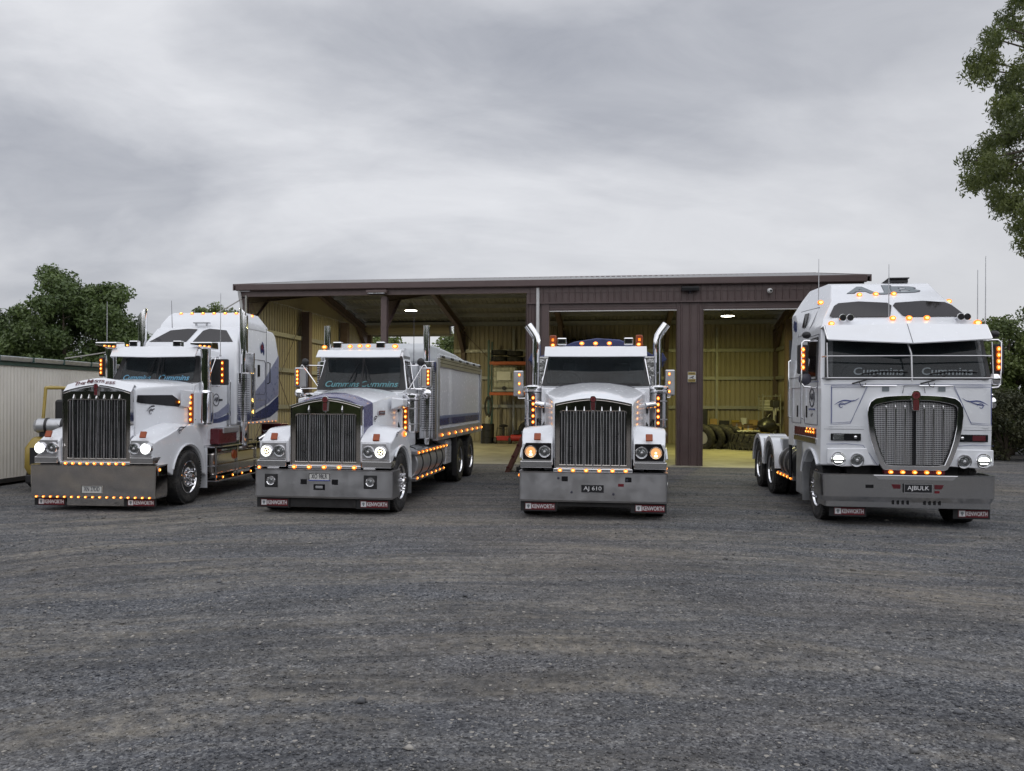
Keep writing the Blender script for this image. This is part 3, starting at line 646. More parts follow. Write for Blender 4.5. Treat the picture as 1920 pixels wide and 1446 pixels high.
# sleeper
sp = [(3.42,1.38),(3.42,2.9),(3.5,3.15),(3.85,3.48),(4.35,3.60),(5.75,3.56),(5.86,3.45),(5.86,1.38)]
shw = lambda p: 1.05 if p[1] < 3.0 else 1.05-.10*(p[1]-3.0)/.6
sl1 = body_shell(sp, shw, 'sleeper', 'white', T1, .06, 4, (3.0,))
tp_ = [(4.02,3.50),(4.22,3.80),(4.36,3.88),(5.1,3.88),(5.35,3.62),(5.3,3.5)]
fair = body_shell(tp_, lambda p: .98-.5*max(0,p[1]-3.6), 'roof_fairing', 'white', sl1, .05, 3, (3.6,))
for x in np.linspace(-.62,.66,6): mk(fair, (x, 4.30, 3.85), .085, (rad(-50),0,0), h=.7)
mk(fair, (.86, 4.7, 3.84), .07)
rb_ = MB().box(-.16,.2,3.92,4.02,3.60,3.63).box(-.12,-.09,3.94,4,3.55,3.61).box(.12,.15,3.94,4,3.55,3.61).build('roof_camera_bar', 'alu', sl1, bevel=.008)
sw = (3.5,3.15,3.85,3.48)
window_on_slope('sleeper_window', sl1, [(-.93,3.16),(-.1,3.16),(.0,3.455),(-.22,3.47),(-.6,3.43)], sw, .004, .008, 'tint', .01)
window_on_slope('sleeper_window', sl1, [(.93,3.16),(.04,3.16),(.14,3.42),(.26,3.47),(.66,3.43)], sw, .004, .008, 'tint', .01)
for s in (1,-1):
    X = s*1.052
    def side(poly, name, mat, th=.004, off=0, par=sl1): return quad_plate([(s*(1.052+off), y, z) for y, z in poly], th, (s,0,0)).build(name, mat, par)
    side([(4.0,1.9),(4.9,2.35),(5.84,3.0),(5.84,2.05),(5.2,1.85),(4.4,1.68),(3.9,1.62)], 'grey_swoosh', 'greyblue')
    side([(3.7,1.55),(4.5,1.64),(5.2,1.80),(5.84,2.03),(5.84,1.68),(5.3,1.52),(4.6,1.46),(3.8,1.44)], 'navy_swoosh', 'navy', .005)
    dr = [(4.2,2.05),(4.95,2.05),(5.0,2.1),(5.0,2.78),(4.95,2.83),(4.2,2.83)]
    MB().tube([(s*1.056,y,z) for y, z in dr+dr[:1]], .006, 6).build('locker_seam', 'dark', sl1)
    MB().tube([(s*1.056,y,z) for y, z in [(4.2,1.5),(4.95,1.5),(5.0,1.55),(5.0,1.92),(4.2,1.92),(4.2,1.5)]], .006, 6).build('locker_seam', 'dark', sl1)
    MB().box(s*1.06-.012, s*1.06+.012, 4.55, 4.66, 2.45, 2.72).build('sleeper_vent', 'gloss', sl1, bevel=.01)
    MB().tube([(s*1.06,5.12,2.3),(s*1.12,5.12,2.33),(s*1.12,5.12,2.78),(s*1.06,5.12,2.8)], .014, 8).build('grab_handle', 'black', sl1)
    MB().tube([(s*1.058,5.05,3.58),(s*1.058,5.05,1.4)], .005, 6).build('panel_seam', 'dark', sl1)
    au = [(0,.02),(.03,.08),(.08,.1),(.10,.14),(.15,.12),(.17,.07),(.19,.12),(.22,.04),(.25,-.03),(.22,-.1),(.17,-.09),(.14,-.04),(.09,-.05),(.04,-.08),(.01,-.05)]
    side([(4.72+.9*y, 3.08+z*1.3) for y, z in au], 'country_sticker', 'navy', .005)
    side([(4.74+.9*y*.5, 3.12+z*.6) for y, z in au], 'sticker_canton', 'red', .004, .006)
    logo(T1, s*.892, 2.80, 1.92, .13, s*PI/2)
    side([(2.5,1.5),(3.0,1.56),(3.42,1.66),(3.42,1.86),(2.9,1.68),(2.5,1.62)], 'grey_swoosh', 'greyblue', .004, -.168, T1)
    side([(2.5,1.44),(3.0,1.45),(3.42,1.50),(3.42,1.62),(2.9,1.54),(2.5,1.52)], 'navy_swoosh', 'navy', .005, -.168, T1)
# lettered light panel behind the stack
lp = MB().box(1.16,1.28,3.86,3.88,1.55,2.62).build('lettered_panel', 'steel', T1, bevel=.004)
for i, ch_ in enumerate('KENWORTH'):
    z = 2.54-i*.125; text(ch_, 'core' if i in (0,5,7) else 'dark', lp, (1.22,3.857,z), .055, .075)
# side tanks and steps
for s in (1,-1):
    xa, xb = (.72, 1.10) if s > 0 else (-1.10, -.72)
    MB().box(xa, xb, 2.25, 4.95, .42, .88).build('fuel_tank', 'mirrorsteel', T1, bevel=.06, seg=4)
    st_ = MB().box(min(s*.8,s*1.16), max(s*.8,s*1.16), 2.15, 4.9, .97, 1.0).box(min(s*.9,s*1.17), max(s*.9,s*1.17), 2.15, 4.6, .60, .63).box(min(s*.9,s*1.19), max(s*.9,s*1.19), 2.2, 4.5, .30, .33).build('side_step', 'chrome', T1, bevel=.006)
    for y in (2.3, 3.3, 4.3): MB().box(s*1.12-.012, s*1.12+.012, y, y+.03, .31, 1.0).build('step_bracket', 'steel', T1)
    bt_ = MB().box(min(s*.7,s*1.08), max(s*.7,s*1.08), 2.55, 3.4, 1.02, 1.34).build('battery_box', 'maroon', T1, bevel=.03)
    MB().box(min(s*.75,s*1.10), max(s*.75,s*1.10), 2.7, 3.45, 1.24, 1.36).build('box_lid', 'alu', bt_, bevel=.02)
    mrow(T1, (s*1.195,2.45,.38), (s*1.195,4.3,.38), 5, .055, (0,0,s*PI/2))
    MB().lathe([(0,.09),(.03,.11),(.06,.09),(.065,.01)], (s*1.06,3.2,.78), 'x', 20).build('tank_cap', 'amberoff', T1)
    MB().tube([(s*.9,5.0,1.0),(s*1.1,5.2,1.15),(s*1.1,5.7,1.2)], .07, 12).build('chassis_pipe', 'chrome', T1)
    mrow(T1, (s*1.08,4.0,1.42), (s*1.08,5.6,1.42), 8, .03, (0,0,s*PI/2))
    mk(T1, (s*1.0,5.95,1.25), .1); MB().box(min(s*.6,s*1.1), max(s*.6,s*1.1), 5.9, 6.4, 1.0, 1.35).build('rear_locker', 'maroon', T1, bevel=.02)
for x, y, h_ in ((1.15,2.42,1.25),(-1.22,2.42,1.1)):
    MB().tube([(x,y,2.8),(x,y,2.8+h_)], [.008,.005], 6).ball((x,y,2.81),.02).build('aerial', 'alu', T1)
MB().tube([(-.62,3.9,3.5),(-.64,3.9,4.1)], [.007,.004], 6).build('aerial', 'dark', T1)

# ---- truck: purple nosed tipper
T2 = empty('tipper_truck', (-3.08,13.05,0), -rad(7.13), 'white tipper truck with purple band round its bonnet and white tipping body', 'truck', 'white trucks lined up on the gravel')
def exh2(T, s):
    x, y = 1.02, 2.98
    MB().tube([(s*x,y,1.0),(s*x,y,3.36)], .066, 24).build('exhaust_stack', 'chrome', T)
    panel_perf(T, s, x, y, .20, 1.12, 2.64)
    MB().box(min(s*.80,s*1.16), max(s*.80,s*1.16), y+.1, y+.3, 1.1, 2.66).build('stack_guard', 'steel', T, bevel=.01)
P2 = dict(W=1.17, axle=.62, bump=(.265,.735), bmat='dullsteel', plate=('XO 98LR', -.055, .615, .35, .125, 'w'), flaps=[(-1.16,-.60),(.54,1.10)], fz=.095, skirt='chassis', skz=.01,
  gw=.59, gz0=.80, gs=1.76, gp=1.88, bt=1.63, gmat='mirrorsteel', nthin=27, nbar=3, bsp=.285, bover=.10, glights=(5,.08), hy=1.85, hy0=.22, hw0=.61, hw1=.79, hs0=1.77, hs1=2.01, hc0=1.90, hc1=2.10,
  purple=True, ft=1.46, arch=142, fx=1.15, hlx=(.755,.965), hlz=1.03, lamps=('blank','ring'), len=8.3, rear=[5.75,7.1], cw=.85, ww=.74, wy0=1.98, wy1=2.2, wz0=2.08, wz1=2.67, cy=2.78, roof=2.86,
  split=True, words=[(-.37,2.17,.66,.12,'teal'),(.35,2.17,.72,.12,'teal')], wipers=[(-.30,.9),(.22,-.8)], visor=(1.76,2.675,2.80,.06,.80), vdrop=.3, sy=(2.05,2.62),
  rooflights=[(-.72,2.0,2.87,.10),(-.22,2.0,2.88,.10),(-.03,2.0,2.89,.10),(.13,2.0,2.89,.10),(.65,2.0,2.88,.12)],
  roofboxes=[-.48,.36], rby=2.0, rbz=2.84, mir=[(1.32,2.3,2.12,2.50,.24),(1.18,2.25,2.12,2.50,.20)], mmat='dullsteel', mlens=True, mn=4, spot=True, air=(.96,2.0,1.30,1.86,.15), cap=True, an=5, alx=-.06,
  exh=exh2, scrolls=True, ssc=1.3, scoop=True, lsm='amberoff', bs=.88)
conventional(T2, P2)
for x in (-.88,.80):
    fg = MB().box(-.11,.11,-.012,0,-.11,.11).build('fog_light', 'black', T2, (x,0,.545), bevel=.015)
    MB().lathe([(-.014,.078),(-.03,.07),(-.02,.062)], (0,0,0), 'y', 24).build('lamp_ring', 'chrome', fg); MB().lathe([(-.016,.064),(-.026,.004)], (0,0,0), 'y', 20).build('lens', 'headb', fg)
tw = MB()
for x0, x1, z0, z1 in ((-.38,-.27,.49,.58),(.15,.26,.49,.58),(-.16,.04,.40,.50)): tw.box(x0,x1,-.004,.01,z0,z1)
tw.build('tow_opening', 'gloss', T2, bevel=.01)
MB().box(-.12,0,-.012,-.001,.43,.47).build('tow_pin_plate', 'alu', T2, bevel=.004)
for x in (-.85,.78): MB().box(x-.1,x+.1,-.0,.05,.742,.765).build('step_grip', 'chrome', T2, bevel=.006)
mk(T2, (-1.1,.03,.76), .06)
MB().box(-.235,.125,-.018,-.0125,.553,.567).build('plate_band', 'blue', T2)
for s in (1,-1):
    MB().box(s*.712-.004, s*.712+.006, .78, 1.12, 1.62, 1.69).build('name_badge', 'maroon', T2, bevel=.003)
    text('KENWORTH', 'greyl', T2, (s*.722,.95,1.655), .28, .035, (0,0,s*PI/2))
    tk = MB().cyl((s*.86,1.75,.70),(s*.86,4.2,.70),.30,n=32).build('fuel_tank', 'alu', T2, bevel=.03, ang=30)
    for y in (2.1,2.75,3.3,3.85): MB().lathe([(y,.304),(y,.312),(y+.05,.312),(y+.05,.304)], (s*.86,0,.70), 'y', 32).build('tank_strap', 'black', tk)
    tr = MB().box(min(s*1.02,s*1.18),max(s*1.02,s*1.18),1.6,4.2,.88,.96).build('light_rail', 'dullsteel', T2, bevel=.01); mrow(tr,(s*1.185,1.7,.92),(s*1.185,4.15,.92),9,.055,(0,0,s*PI/2))
    tr = MB().box(min(s*.95,s*1.16),max(s*.95,s*1.16),1.6,4.1,.40,.46).build('light_rail', 'dullsteel', T2, bevel=.01); mrow(tr,(s*1.165,1.66,.46),(s*1.165,3.95,.46),7,.055,(0,0,s*PI/2))
    lk = MB().box(min(s*.6,s*1.14),max(s*.6,s*1.14),4.3,4.9,.5,1.02).build('side_locker', 'white', T2, bevel=.02)
    for k in range(5): MB().box(s*1.143-.004,s*1.143+.004,4.38,4.7,.6+k*.07,.63+k*.07).build('locker_louvre', 'alu', lk)
    mk(T2, (s*1.16,.66+.1,1.30), .10, (0,0,s*PI/2))
bd = MB(); bd.box(-1.18,1.18,3.2,8.5,1.16,2.62); bd.build('tipper_body', 'white', T2, bevel=.03)
for s in (1,-1):
    fr = MB()
    x0, x1 = sorted((s*1.182, s*1.222)); fr.box(x0,x1,3.12,3.30,1.12,2.74); fr.box(x0,x1,8.33,8.56,1.12,2.70); fr.box(x0,x1,3.30,8.33,1.12,1.30)
    fr.build('body_frame', 'alu', T2, bevel=.012)
    MB().box(s*1.195-.03,s*1.195+.03,3.30,8.33,2.56,2.76).build('top_rail', 'dullsteel', T2, bevel=.012)
    for zz in (2.63,2.70): MB().box(s*1.228-.003,s*1.228+.003,3.30,8.33,zz,zz+.012).build('rail_groove', 'black', T2)
    MB().box(s*1.184-.003,s*1.184+.003,3.32,8.31,1.36,1.50).build('body_stripe', 'navy', T2); MB().box(s*1.184-.003,s*1.184+.003,3.32,8.31,1.502,1.56).build('body_stripe', 'stripe', T2)
    for k in range(6): MB().box(s*1.21-.03,s*1.21+.03,3.5+k*.92,3.72+k*.92,2.74,2.79).build('tarp_clamp', 'black', T2, bevel=.01)
    lr = MB().prism([(3.15,1.06),(8.55,1.06),(8.55,1.16),(3.15,1.16)], 'x', min(s*1.1,s*1.23), max(s*1.1,s*1.23)).build('body_sill', 'alu', T2, bevel=.02)
    mrow(lr, (s*1.235,3.45,1.17), (s*1.235,8.4,1.17), 8, .075, (0,0,s*PI/2))
    MB().tube([(s*1.19,y,2.79) for y in np.linspace(3.3,8.3,8)], .03, 8).build('tarp_edge', 'tarpgrey', T2)
    MB().box(min(s*1.14,s*1.24),max(s*1.14,s*1.24),4.98,5.0,.2,1.1).build('wheel_flap', 'black', T2)
MB().prism([(3.2,2.6),(8.5,2.6),(8.4,2.85),(6.5,2.98),(4.4,3.04),(3.5,3.04),(3.2,2.9)], 'x', -1.10, .95).build('tarpaulin', 'tarpgrey', T2, bevel=.08, seg=4)
MB().box(-.95,.95,3.35,8.3,.9,1.14).build('subframe', 'chassis', T2)
MB().tube([(.93,2.3,2.55),(.93,2.3,3.55)], [.007,.004], 6).ball((.93,2.3,2.56),.03).build('aerial', 'dark', T2)
# ---- truck: blue tarp bonneted truck
T3 = empty('bonneted_truck', (1.28,12.65,0), -rad(7.0), 'white bonneted truck with outward bent chrome exhausts, amber beacons and a blue tarp', 'truck', 'white trucks lined up on the gravel')
def exh3(T, s):
    x, y = 1.17, 2.95
    MB().tube([(s*x,y,1.0),(s*x,y,2.95),(s*(x+.0),y,3.06),(s*(x+.02),y,3.14),(s*(x+.07),y,3.22),(s*(x+.17),y,3.36)], .082, 24).build('exhaust_stack', 'chrome', T)
    MB().tube([(s*(x+.168),y,3.358),(s*(x+.172),y,3.362)], .07, 20).build('exhaust_mouth', 'gloss', T)
    MB().box(min(s*.92,s*1.12), max(s*.92,s*1.12), y-.05, y+.1, 2.0, 2.74).build('crinkled_cover', 'foil', T, bevel=.02)
    MB().lathe([(1.5,.1),(1.52,.12),(2.1,.12),(2.12,.1)], (s*x,y,0), 'z', 24).build('exhaust_shield', 'steel', T)
P3 = dict(W=1.17, axle=.64, bump=(.27,.75), bmat='dullsteel', plate=('AJ 610', 0, .49, .37, .135, 'k'), flaps=[(-1.15,-.57),(.60,1.16)], fz=.11, skirt='chassis', skz=.08,
  gw=.60, gz0=.80, gs=1.82, gp=1.91, bt=1.71, gmat='mirrorsteel', nthin=22, nbar=7, bsp=.14, bover=.03, glights=(6,.07), hy=1.85, hy0=.20, hw0=.64, hw1=.93, hs0=1.84, hs1=2.07, hc0=1.93, hc1=2.21,
  ft=1.49, arch=142, fx=1.17, hlx=(.765,.985), hlz=1.065, lamps=('blank','warm'), pmat='gloss', len=8.3, rear=[5.6,6.95], cw=.97, ww=.90, wy0=2.0, wy1=2.2, wz0=2.17, wz1=2.70, cy=2.8, roof=2.90,
  words=[], wipers=[], visor=(1.80,2.69,2.86,.04,.92), vdrop=.3, sy=(2.1,2.68), rooflights=[(-.78,1.98,2.90,.08),(-.25,1.98,2.93,.09),(0,1.98,2.93,.09),(.25,1.98,2.93,.09),(.78,1.98,2.91,.08)],
  roofboxes=[-.62,.60], rby=2.05, rbz=2.91, mir=[(1.44,2.2,1.95,2.44,.19),(1.36,2.2,1.98,2.46,.18)], mmat='dullsteel', mn=3, mside=-.4, air=(1.14,1.95,1.42,2.02,.15), cap=True, an=5, alx=-.02,
  exh=exh3, scrolls=True, ssc=1.0, bs=.85, noarm=True)
conventional(T3, P3)
wp = MB().tube([(-.5,1.99-.05,2.205),(-.1,1.99-.06,2.20),(.0,1.99-.05,2.19)], .009, 6).tube([(.28,1.94,2.195),(.6,1.945,2.205),(.8,1.95,2.21)], .009, 6).build('wiper', 'black', T3)
for s in (-1,1):
    bc = MB().lathe([(0,.07),(.03,.08),(.035,.068),(.19,.066),(.205,.05),(.207,.005)], (0,0,0), 'z', 20).build('beacon', 'amberoff', T3, (s*.80,2.3,2.90))
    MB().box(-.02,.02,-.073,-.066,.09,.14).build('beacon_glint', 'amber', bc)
    MB().box(s*.56-.05,s*.56+.05,-.006,.004,.60,.68).build('indicator_socket', 'gloss', T3, (-s*.0,0,.0), bevel=.008) if s > 0 else MB().box(-.44-.05,-.44+.05,-.006,.004,.60,.68).build('indicator_socket', 'gloss', T3, bevel=.008)
tb = MB()
for x, z in ((-.54,.65),(.54,.63),(-.33,.43),(.33,.41)): tb.lathe([(-.012,.004),(-.012,.018),(0,.022)], (x,0,z), 'y', 12)
tb.build('bumper_bolt', 'dark', T3)
MB().box(.40,.49,-.004,.001,.53,.575).build('hazard_sticker', 'red', T3)
b3 = MB().box(-1.18,1.18,3.25,8.2,1.1,2.7).build('tipper_body', 'dullsteel', T3, bevel=.03)
pts = [(-1.25,2.68),(-1.1,2.78),(-.8,2.92),(-.45,3.06),(0,3.13),(.45,3.10),(.8,2.96),(1.1,2.80),(1.25,2.68)]
MB().prism(pts, 'y', 3.3, 8.1).build('tarpaulin', 'tarpblue', T3, bevel=.03)
for s in (-1,1):
    MB().loft([[(s*1.10,3.35,2.78),(s*1.30,3.35,2.84),(s*1.38,3.35,2.70),(s*1.20,3.35,2.60)],[(s*1.1,3.9,2.80),(s*1.32,3.9,2.80),(s*1.36,3.9,2.60),(s*1.2,3.9,2.5)],[(s*1.1,8,2.78),(s*1.25,8,2.78),(s*1.27,8,2.65),(s*1.2,8,2.6)]]).add([(s*1.24,3.4,2.68),(s*1.32,3.4,2.66),(s*1.27,3.42,2.48)],[(0,1,2)]).build('tarp_fold', 'tarpblue', T3, bevel=.01)
    MB().prism([(3.3,.9),(3.3,1.12),(8.1,1.12),(8.1,.9)],'x',min(s*1.0,s*1.2),max(s*1.0,s*1.2)).build('body_sill','dullsteel',T3,bevel=.01)
    MB().cyl((s*.86,1.75,.70),(s*.86,3.6,.70),.29,n=28).build('fuel_tank','alu',T3,bevel=.03,ang=30)
mk(T3, (-1.175,.1,.68), .05, (0,0,-PI/2))
mk(T3, (1.17,.35,.80), .05, (0,0,PI/2))

# ---- truck: cab-over
T4 = empty('cab_over_truck', (5.93,11.94,0), -rad(7.5), 'tall white flat fronted cab over truck with a rounded woven mesh grille', 'truck', 'white trucks lined up on the gravel')
T = T4
ch = MB()
for s in (-1,1): ch.box(s*.43-.04, s*.43+.04, .3, 6.9, .62, .90)
ch.box(-.39,.39,3.2,3.3,.66,.84); ch.cyl((-1,.82,.5),(1,.82,.5),.06); ch.box(-.8,.8,.3,2.3,.5,1.0); ch.box(-.39,.39,5.0,5.2,.6,.9)
for y in (4.45,5.82): ch.cyl((-.9,y,.5),(.9,y,.5),.09)
ch.build('chassis','chassis',T)
for s in (-1,1):
    wheel(T, s*.99, .82, .5)
    for y in (4.45,5.82): wheel(T, s*.90, y, .5, False)
def hw4(p):
    y, z = p
    if z < 2.3: return 1.225
    if z < 3.05: return 1.225-.06*(z-2.3)/.75
    wf = max(1.165-.30*(z-3.05)/.5, .70); wr = 1.165+.01 if z < 3.42 else 1.175-.27*(z-3.42)/.45
    k = min(1, max(0, (y-1.0)/1.2)); return wf+(wr-wf)*k
prof = [(.12,.92),(.09,1.45),(.09,2.0),(.12,2.22),(.34,3.02),(.46,3.14),(.60,3.2),(.95,3.52),(1.12,3.62),(1.38,3.84),(1.55,3.88),(2.3,3.86),(2.46,3.70),(2.5,3.4),(2.5,1.10),(2.05,1.10),(2.05,1.30),(1.42,1.30)]+arc(.82,.5,.60,38,140,8)+[(.33,.92)]
cab4 = body_shell(prof, hw4, 'cab', 'white', T, .05, 4, (2.22,2.3,3.02,3.05,3.42,3.55), (.16,.07), (1.0,1.4,1.8,2.2))
# keep the wheel arch edge as a moulding
for s in (-1,1):
    MB().tube([(s*1.235, .82+.63*math.cos(rad(a)), .5+.63*math.sin(rad(a))) for a in range(20,141,8)], .022, 8).build('arch_moulding','white',cab4)
    MB().box(min(s*.85,s*1.20),max(s*.85,s*1.20),1.46,1.49,.22,1.0).build('wheel_flap','alu',T)
    MB().box(min(s*.7,s*1.20),max(s*.7,s*1.20),1.52,2.0,.30,1.25).build('step_box','alu',T,bevel=.03)
sl4 = (.12,2.22,.34,3.02)
open_front(cab4, 2.22, 3.03, .36, cab4, 1.18, .12, 1.9)
seal_ring(round_quad(-1.185,1.185,-1.13,1.13,2.222,3.02,.04), round_quad(-1.12,1.12,-1.09,1.09,2.26,2.97,.05), sl4, .004, .010, cab4)
window_on_slope('windscreen', cab4, round_quad(-1.13,1.13,-1.10,1.10,2.25,2.98,.05), sl4, .015,.006,'glass')
an4 = math.atan2(.22,.8)
for x, w_ in ((-.40,.72),(.58,.72)):
    p_, _ = on_slope([(x,2.345)], *sl4, .025); text('Cummins','greyl',cab4,p_[0],w_,.12,(-an4,0,0),'sun_strip_lettering',bold=.012,shear=.15,depth=.002)
    p_, _ = on_slope([(x-.25,2.30),(x+.05,2.34),(x+.42,2.33)], *sl4, .04); q_, _ = on_slope([(x-.32,2.17),(x-.15,2.30)], *sl4, .05)
    MB().tube(p_,.01,6).tube([(x-.40,.06,2.16),(x-.22,.07,2.21),(x-.02,.10,2.30)],.013,6).tube([(x-.30,.06,2.19),(x-.27,.05,2.12),(x-.22,.06,2.11),(x-.2,.07,2.17)],.006,6).build('wiper','black',cab4)
# stone guard rails across windscreen
gr = MB(); 
for z, y in ((2.245,-.02),(2.575,.02)): gr.tube([(-1.2,.2,z),(-1.17,y+.02,z),(0,y-.03,z),(1.17,y+.02,z),(1.2,.2,z)],.012,8)
gr.tube([(0.02,-.05,2.19),(0.02,-.01,2.6),(-.02,.02,2.78)],.014,8).tube([(-1.17,.0,2.245),(-1.17,.05,2.78)],.010,8).tube([(1.17,.0,2.245),(1.17,.05,2.78)],.010,8)
gr.build('windscreen_guard','dullsteel',T)
st = []
for x, k in ((-1.16,0),(-.6,.5),(0,1),(.6,.5),(1.16,0)):
    f_ = -.16*k; dr = -.07*k
    st.append([(x,.42+f_*.3,3.05),(x,.2+f_*.6,3.06),(x,.02+f_,2.83+dr),(x,.03+f_,2.815+dr),(x,.045+f_,2.83+dr),(x,.22+f_*.6,3.03),(x,.42+f_*.3,3.02)])
vis = MB().loft(st).build('sun_visor','white',T,ang=15)
MB().tube([(0,-.144,2.76),(0,.104,3.062)],.004,6).build('visor_seam','dark',vis)
for s in (-1,1): MB().tube([(s*1.165,.03,2.83),(s*1.17,.22,3.04),(s*1.17,.42,3.03)],.012,6).build('visor_end','steel',vis)
# roof windows
slr = (.60,3.2,.95,3.52)
for s in (-1,1):
    sh_ = [(.07,3.47),(.02,3.42),(.10,3.24),(.16,3.215),(.97,3.215),(1.02,3.24),(.90,3.42),(.82,3.47),(.5,3.50)]
    window_on_slope('roof_window', cab4, [(s*(x-.01)+.02,z) for x,z in sh_], slr,.004,.010,'tint',.008)
# roof letters
psl = (1.12,3.62,1.38,3.84); ar_ = -math.atan2(.26,.22)
for c_, x, w_, h_ in (('A',-.35,.46,.19),('J',.02,.24,.26),('B',.34,.44,.18)):
    p_, _ = on_slope([(x,3.73)],*psl,.004); text(c_,'greyl',cab4,p_[0],w_,h_,(ar_,0,0),bold=.03)
    p_, _ = on_slope([(x+.008,3.73)],*psl,.001); text(c_,'dark',cab4,p_[0],w_+.03,h_+.025,(ar_,0,0),name='lettering_outline',bold=.05)
for x, y, z, s_ in ((-1.05,.95,3.50,.10),(-.40,1.12,3.64,.09),(-.14,1.14,3.65,.09),(.14,1.14,3.65,.09),(.93,1.0,3.50,.10),(-1.03,.36,3.10,.10),(-.08,.50,3.19,.10),(.16,.50,3.19,.10),(.42,.50,3.19,.10),(1.12,.42,3.10,.12)):
    o_ = mk(T,(x,y,z),s_,h=.8)
pod = MB().box(-.17,.17,0,.4,0,.02).box(-.16,.16,.05,.35,-.06,-.0).build('roof_aircon','black',T,(.36,1.55,3.96),(rad(-6),0,0),bevel=.015)
for xh in (-.86,-.75,.86,.95):
    MB().lathe([(-.1,.052),(-.095,.056),(-.08,.044),(.05,.022),(.18,.018)],(xh,.45,3.19),'y',18).lathe([(-.106,.044),(-.1005,.045)],(xh,.45,3.19),'y',18,m=1).build('air_horn',['chrome','gloss'],T)
# grille
gx = .09
def gshape(o):
    hz_ = [(.26,.86),(.36,1.05),(.50,1.45),(.64,1.62+.0),(.68,1.72),(.67,1.84),(.60,1.93),(.45,1.965),(.2,1.985),(0,1.99)]
    hz_ = [(.40,.865),(.455,.875),(.50,.95),(.57,1.12),(.625,1.30),(.665,1.50),(.68,1.68),(.675,1.80),(.64,1.89),(.57,1.945),(.42,1.975),(.2,1.99),(0,1.995)]
    r = []
    for x, z in hz_: r.append((x-(o if x > .25 else 0), z-(o if z > 1.9 else (o*.6 if z > 1.85 else (-o*.8 if z < .9 else 0)))))
    return [(gx+x,z) for x,z in r]+[(gx-x,z) for x,z in r[::-1][1:]]
surr = MB().ringframe(gshape(0),gshape(.085),.01,.11).build('grille','chrome',T,bevel=.016,seg=4)
MB().ringframe(gshape(.085),gshape(.10),.035,.11).build('grille_inner_rim','gloss',surr,bevel=.006)
MB().prism(gshape(.095),'y',.065,.088).build('grille_mesh','weave',surr)
for i in range(7):
    x = (i-3)*.135; zb_ = .96 if abs(i-3) < 3 else 1.0; zt = 1.84
    if i == 3: MB().box(-.02,.02,.03,.06,.93,1.86).build('grille_bar','gloss',surr,(gx+x,0,0),bevel=.004)
    else: MB().box(-.008,.008,.035,.066,zb_,zt-.05).tube([(0,.05,zt-.06),(0,.045,zt-.03),(0,.055,zt+.01)],[.01,.013,.003],8).build('grille_bar','steel',surr,(gx+x,0,0),bevel=.003)
badge(T, gx, .010, 1.93, 1.1)
tbx = MB().box(gx-.43,gx+.43,.03,.14,.805,.865).build('light_bar','maroon',T,bevel=.01)
mrow(tbx,(gx-.34,.028,.835),(gx+.34,.028,.835),5,.075,h=.75)
# front details
bonn = MB().tube([(gx-.16,.075,2.02),(gx-.14,.075,2.13),(gx+.14,.075,2.13),(gx+.16,.075,2.02)],.005,6).build('service_flap_seam','dark',cab4)
for s in (-1,1):
    c0 = gx*.5
    pn = [(1.14,2.13),(.62,2.13),(.86,1.56),(1.14,1.54)]
    pnl = [(c0+s*x*.99,z) for x,z in pn]
    for k in (0,.022):
        pp = [(c0+s*(x*(1-k*.3)),z+(-k if z > 2 else k)) for x,z in pn]
        ribbon(pp+pp[:1],.006,'blueline',cab4,loc=(0,.088,0))
    scroll(T, c0+s*.90, .086, 1.84, 1.5, 0, -s, 'blueline')
    vt = MB().box(-.22,.22,-.015,.0,-.055,.055).build('corner_light','gloss',cab4,(gx*.2+s*.90+.0,.09,1.35),bevel=.02)
    MB().box(-.19,-.03,-.02,-.0155,-.04,.04).build('clear_lens','headb',vt,(0,0,0) if s<0 else (.0,0,0),bevel=.005) if s<0 else MB().box(.0,.18,-.02,-.0155,-.04,.04).build('amber_lens','maroon',vt,bevel=.005)
    MB().lathe([(-.016,.022),(-.024,.005)],(.14*-s,0,0),'y',14).build('small_lamp','chrome',vt)
    hp = [(1.20,1.18),(.62,1.19),(.56,1.05),(.50,.93),(1.0,.90),(1.2,.94)]
    MB().prism([(c0*.6+s*x*.985,z) for x,z in hp],'y',.055,.10).build('headlight_panel','white',cab4,bevel=.02,seg=3)
    ribbon([(c0*.6+s*x,z) for x,z in ((1.19,1.24),(.9,1.25),(.66,1.23),(.55,1.08),(.45,.93))],.006,'blueline',cab4,loc=(0,.088,0))
    lamp_round(T, c0*.6+s*1.03, .05, 1.02, .098, 'half'); lamp_round(T, c0*.6+s*.76, .05, 1.005, .095, 'blank')
    MB().box(-.05,.05,-.004,0,-.035,.035).build('air_vent','greyl',cab4,(gx+s*.40,.087,2.08))
    MB().tube([(gx+s*.40-.33,.06,2.13),(gx+s*.40+.15,.06,2.13)],.009,6).build('grab_rail','chrome',cab4)
rv = MB().box(-1.12,1.16,.0885,.092,1.508,1.532)
for x in np.linspace(-1.1,1.15,26):
    rv.lathe([(-.004,.002),(-.003,.008),(0,.009)],(x,.088,1.52),'y',8)
rv.build('rivet_row','white',cab4)
ribbon([(-1.2,2.15),(1.2,2.15)],.006,'blueline',cab4,loc=(0,.086,0)); ribbon([(-1.2,1.47),(-.62,1.47)],.004,'dark',cab4,loc=(0,.089,0)); ribbon([(.8,1.47),(1.2,1.47)],.004,'dark',cab4,loc=(0,.089,0))
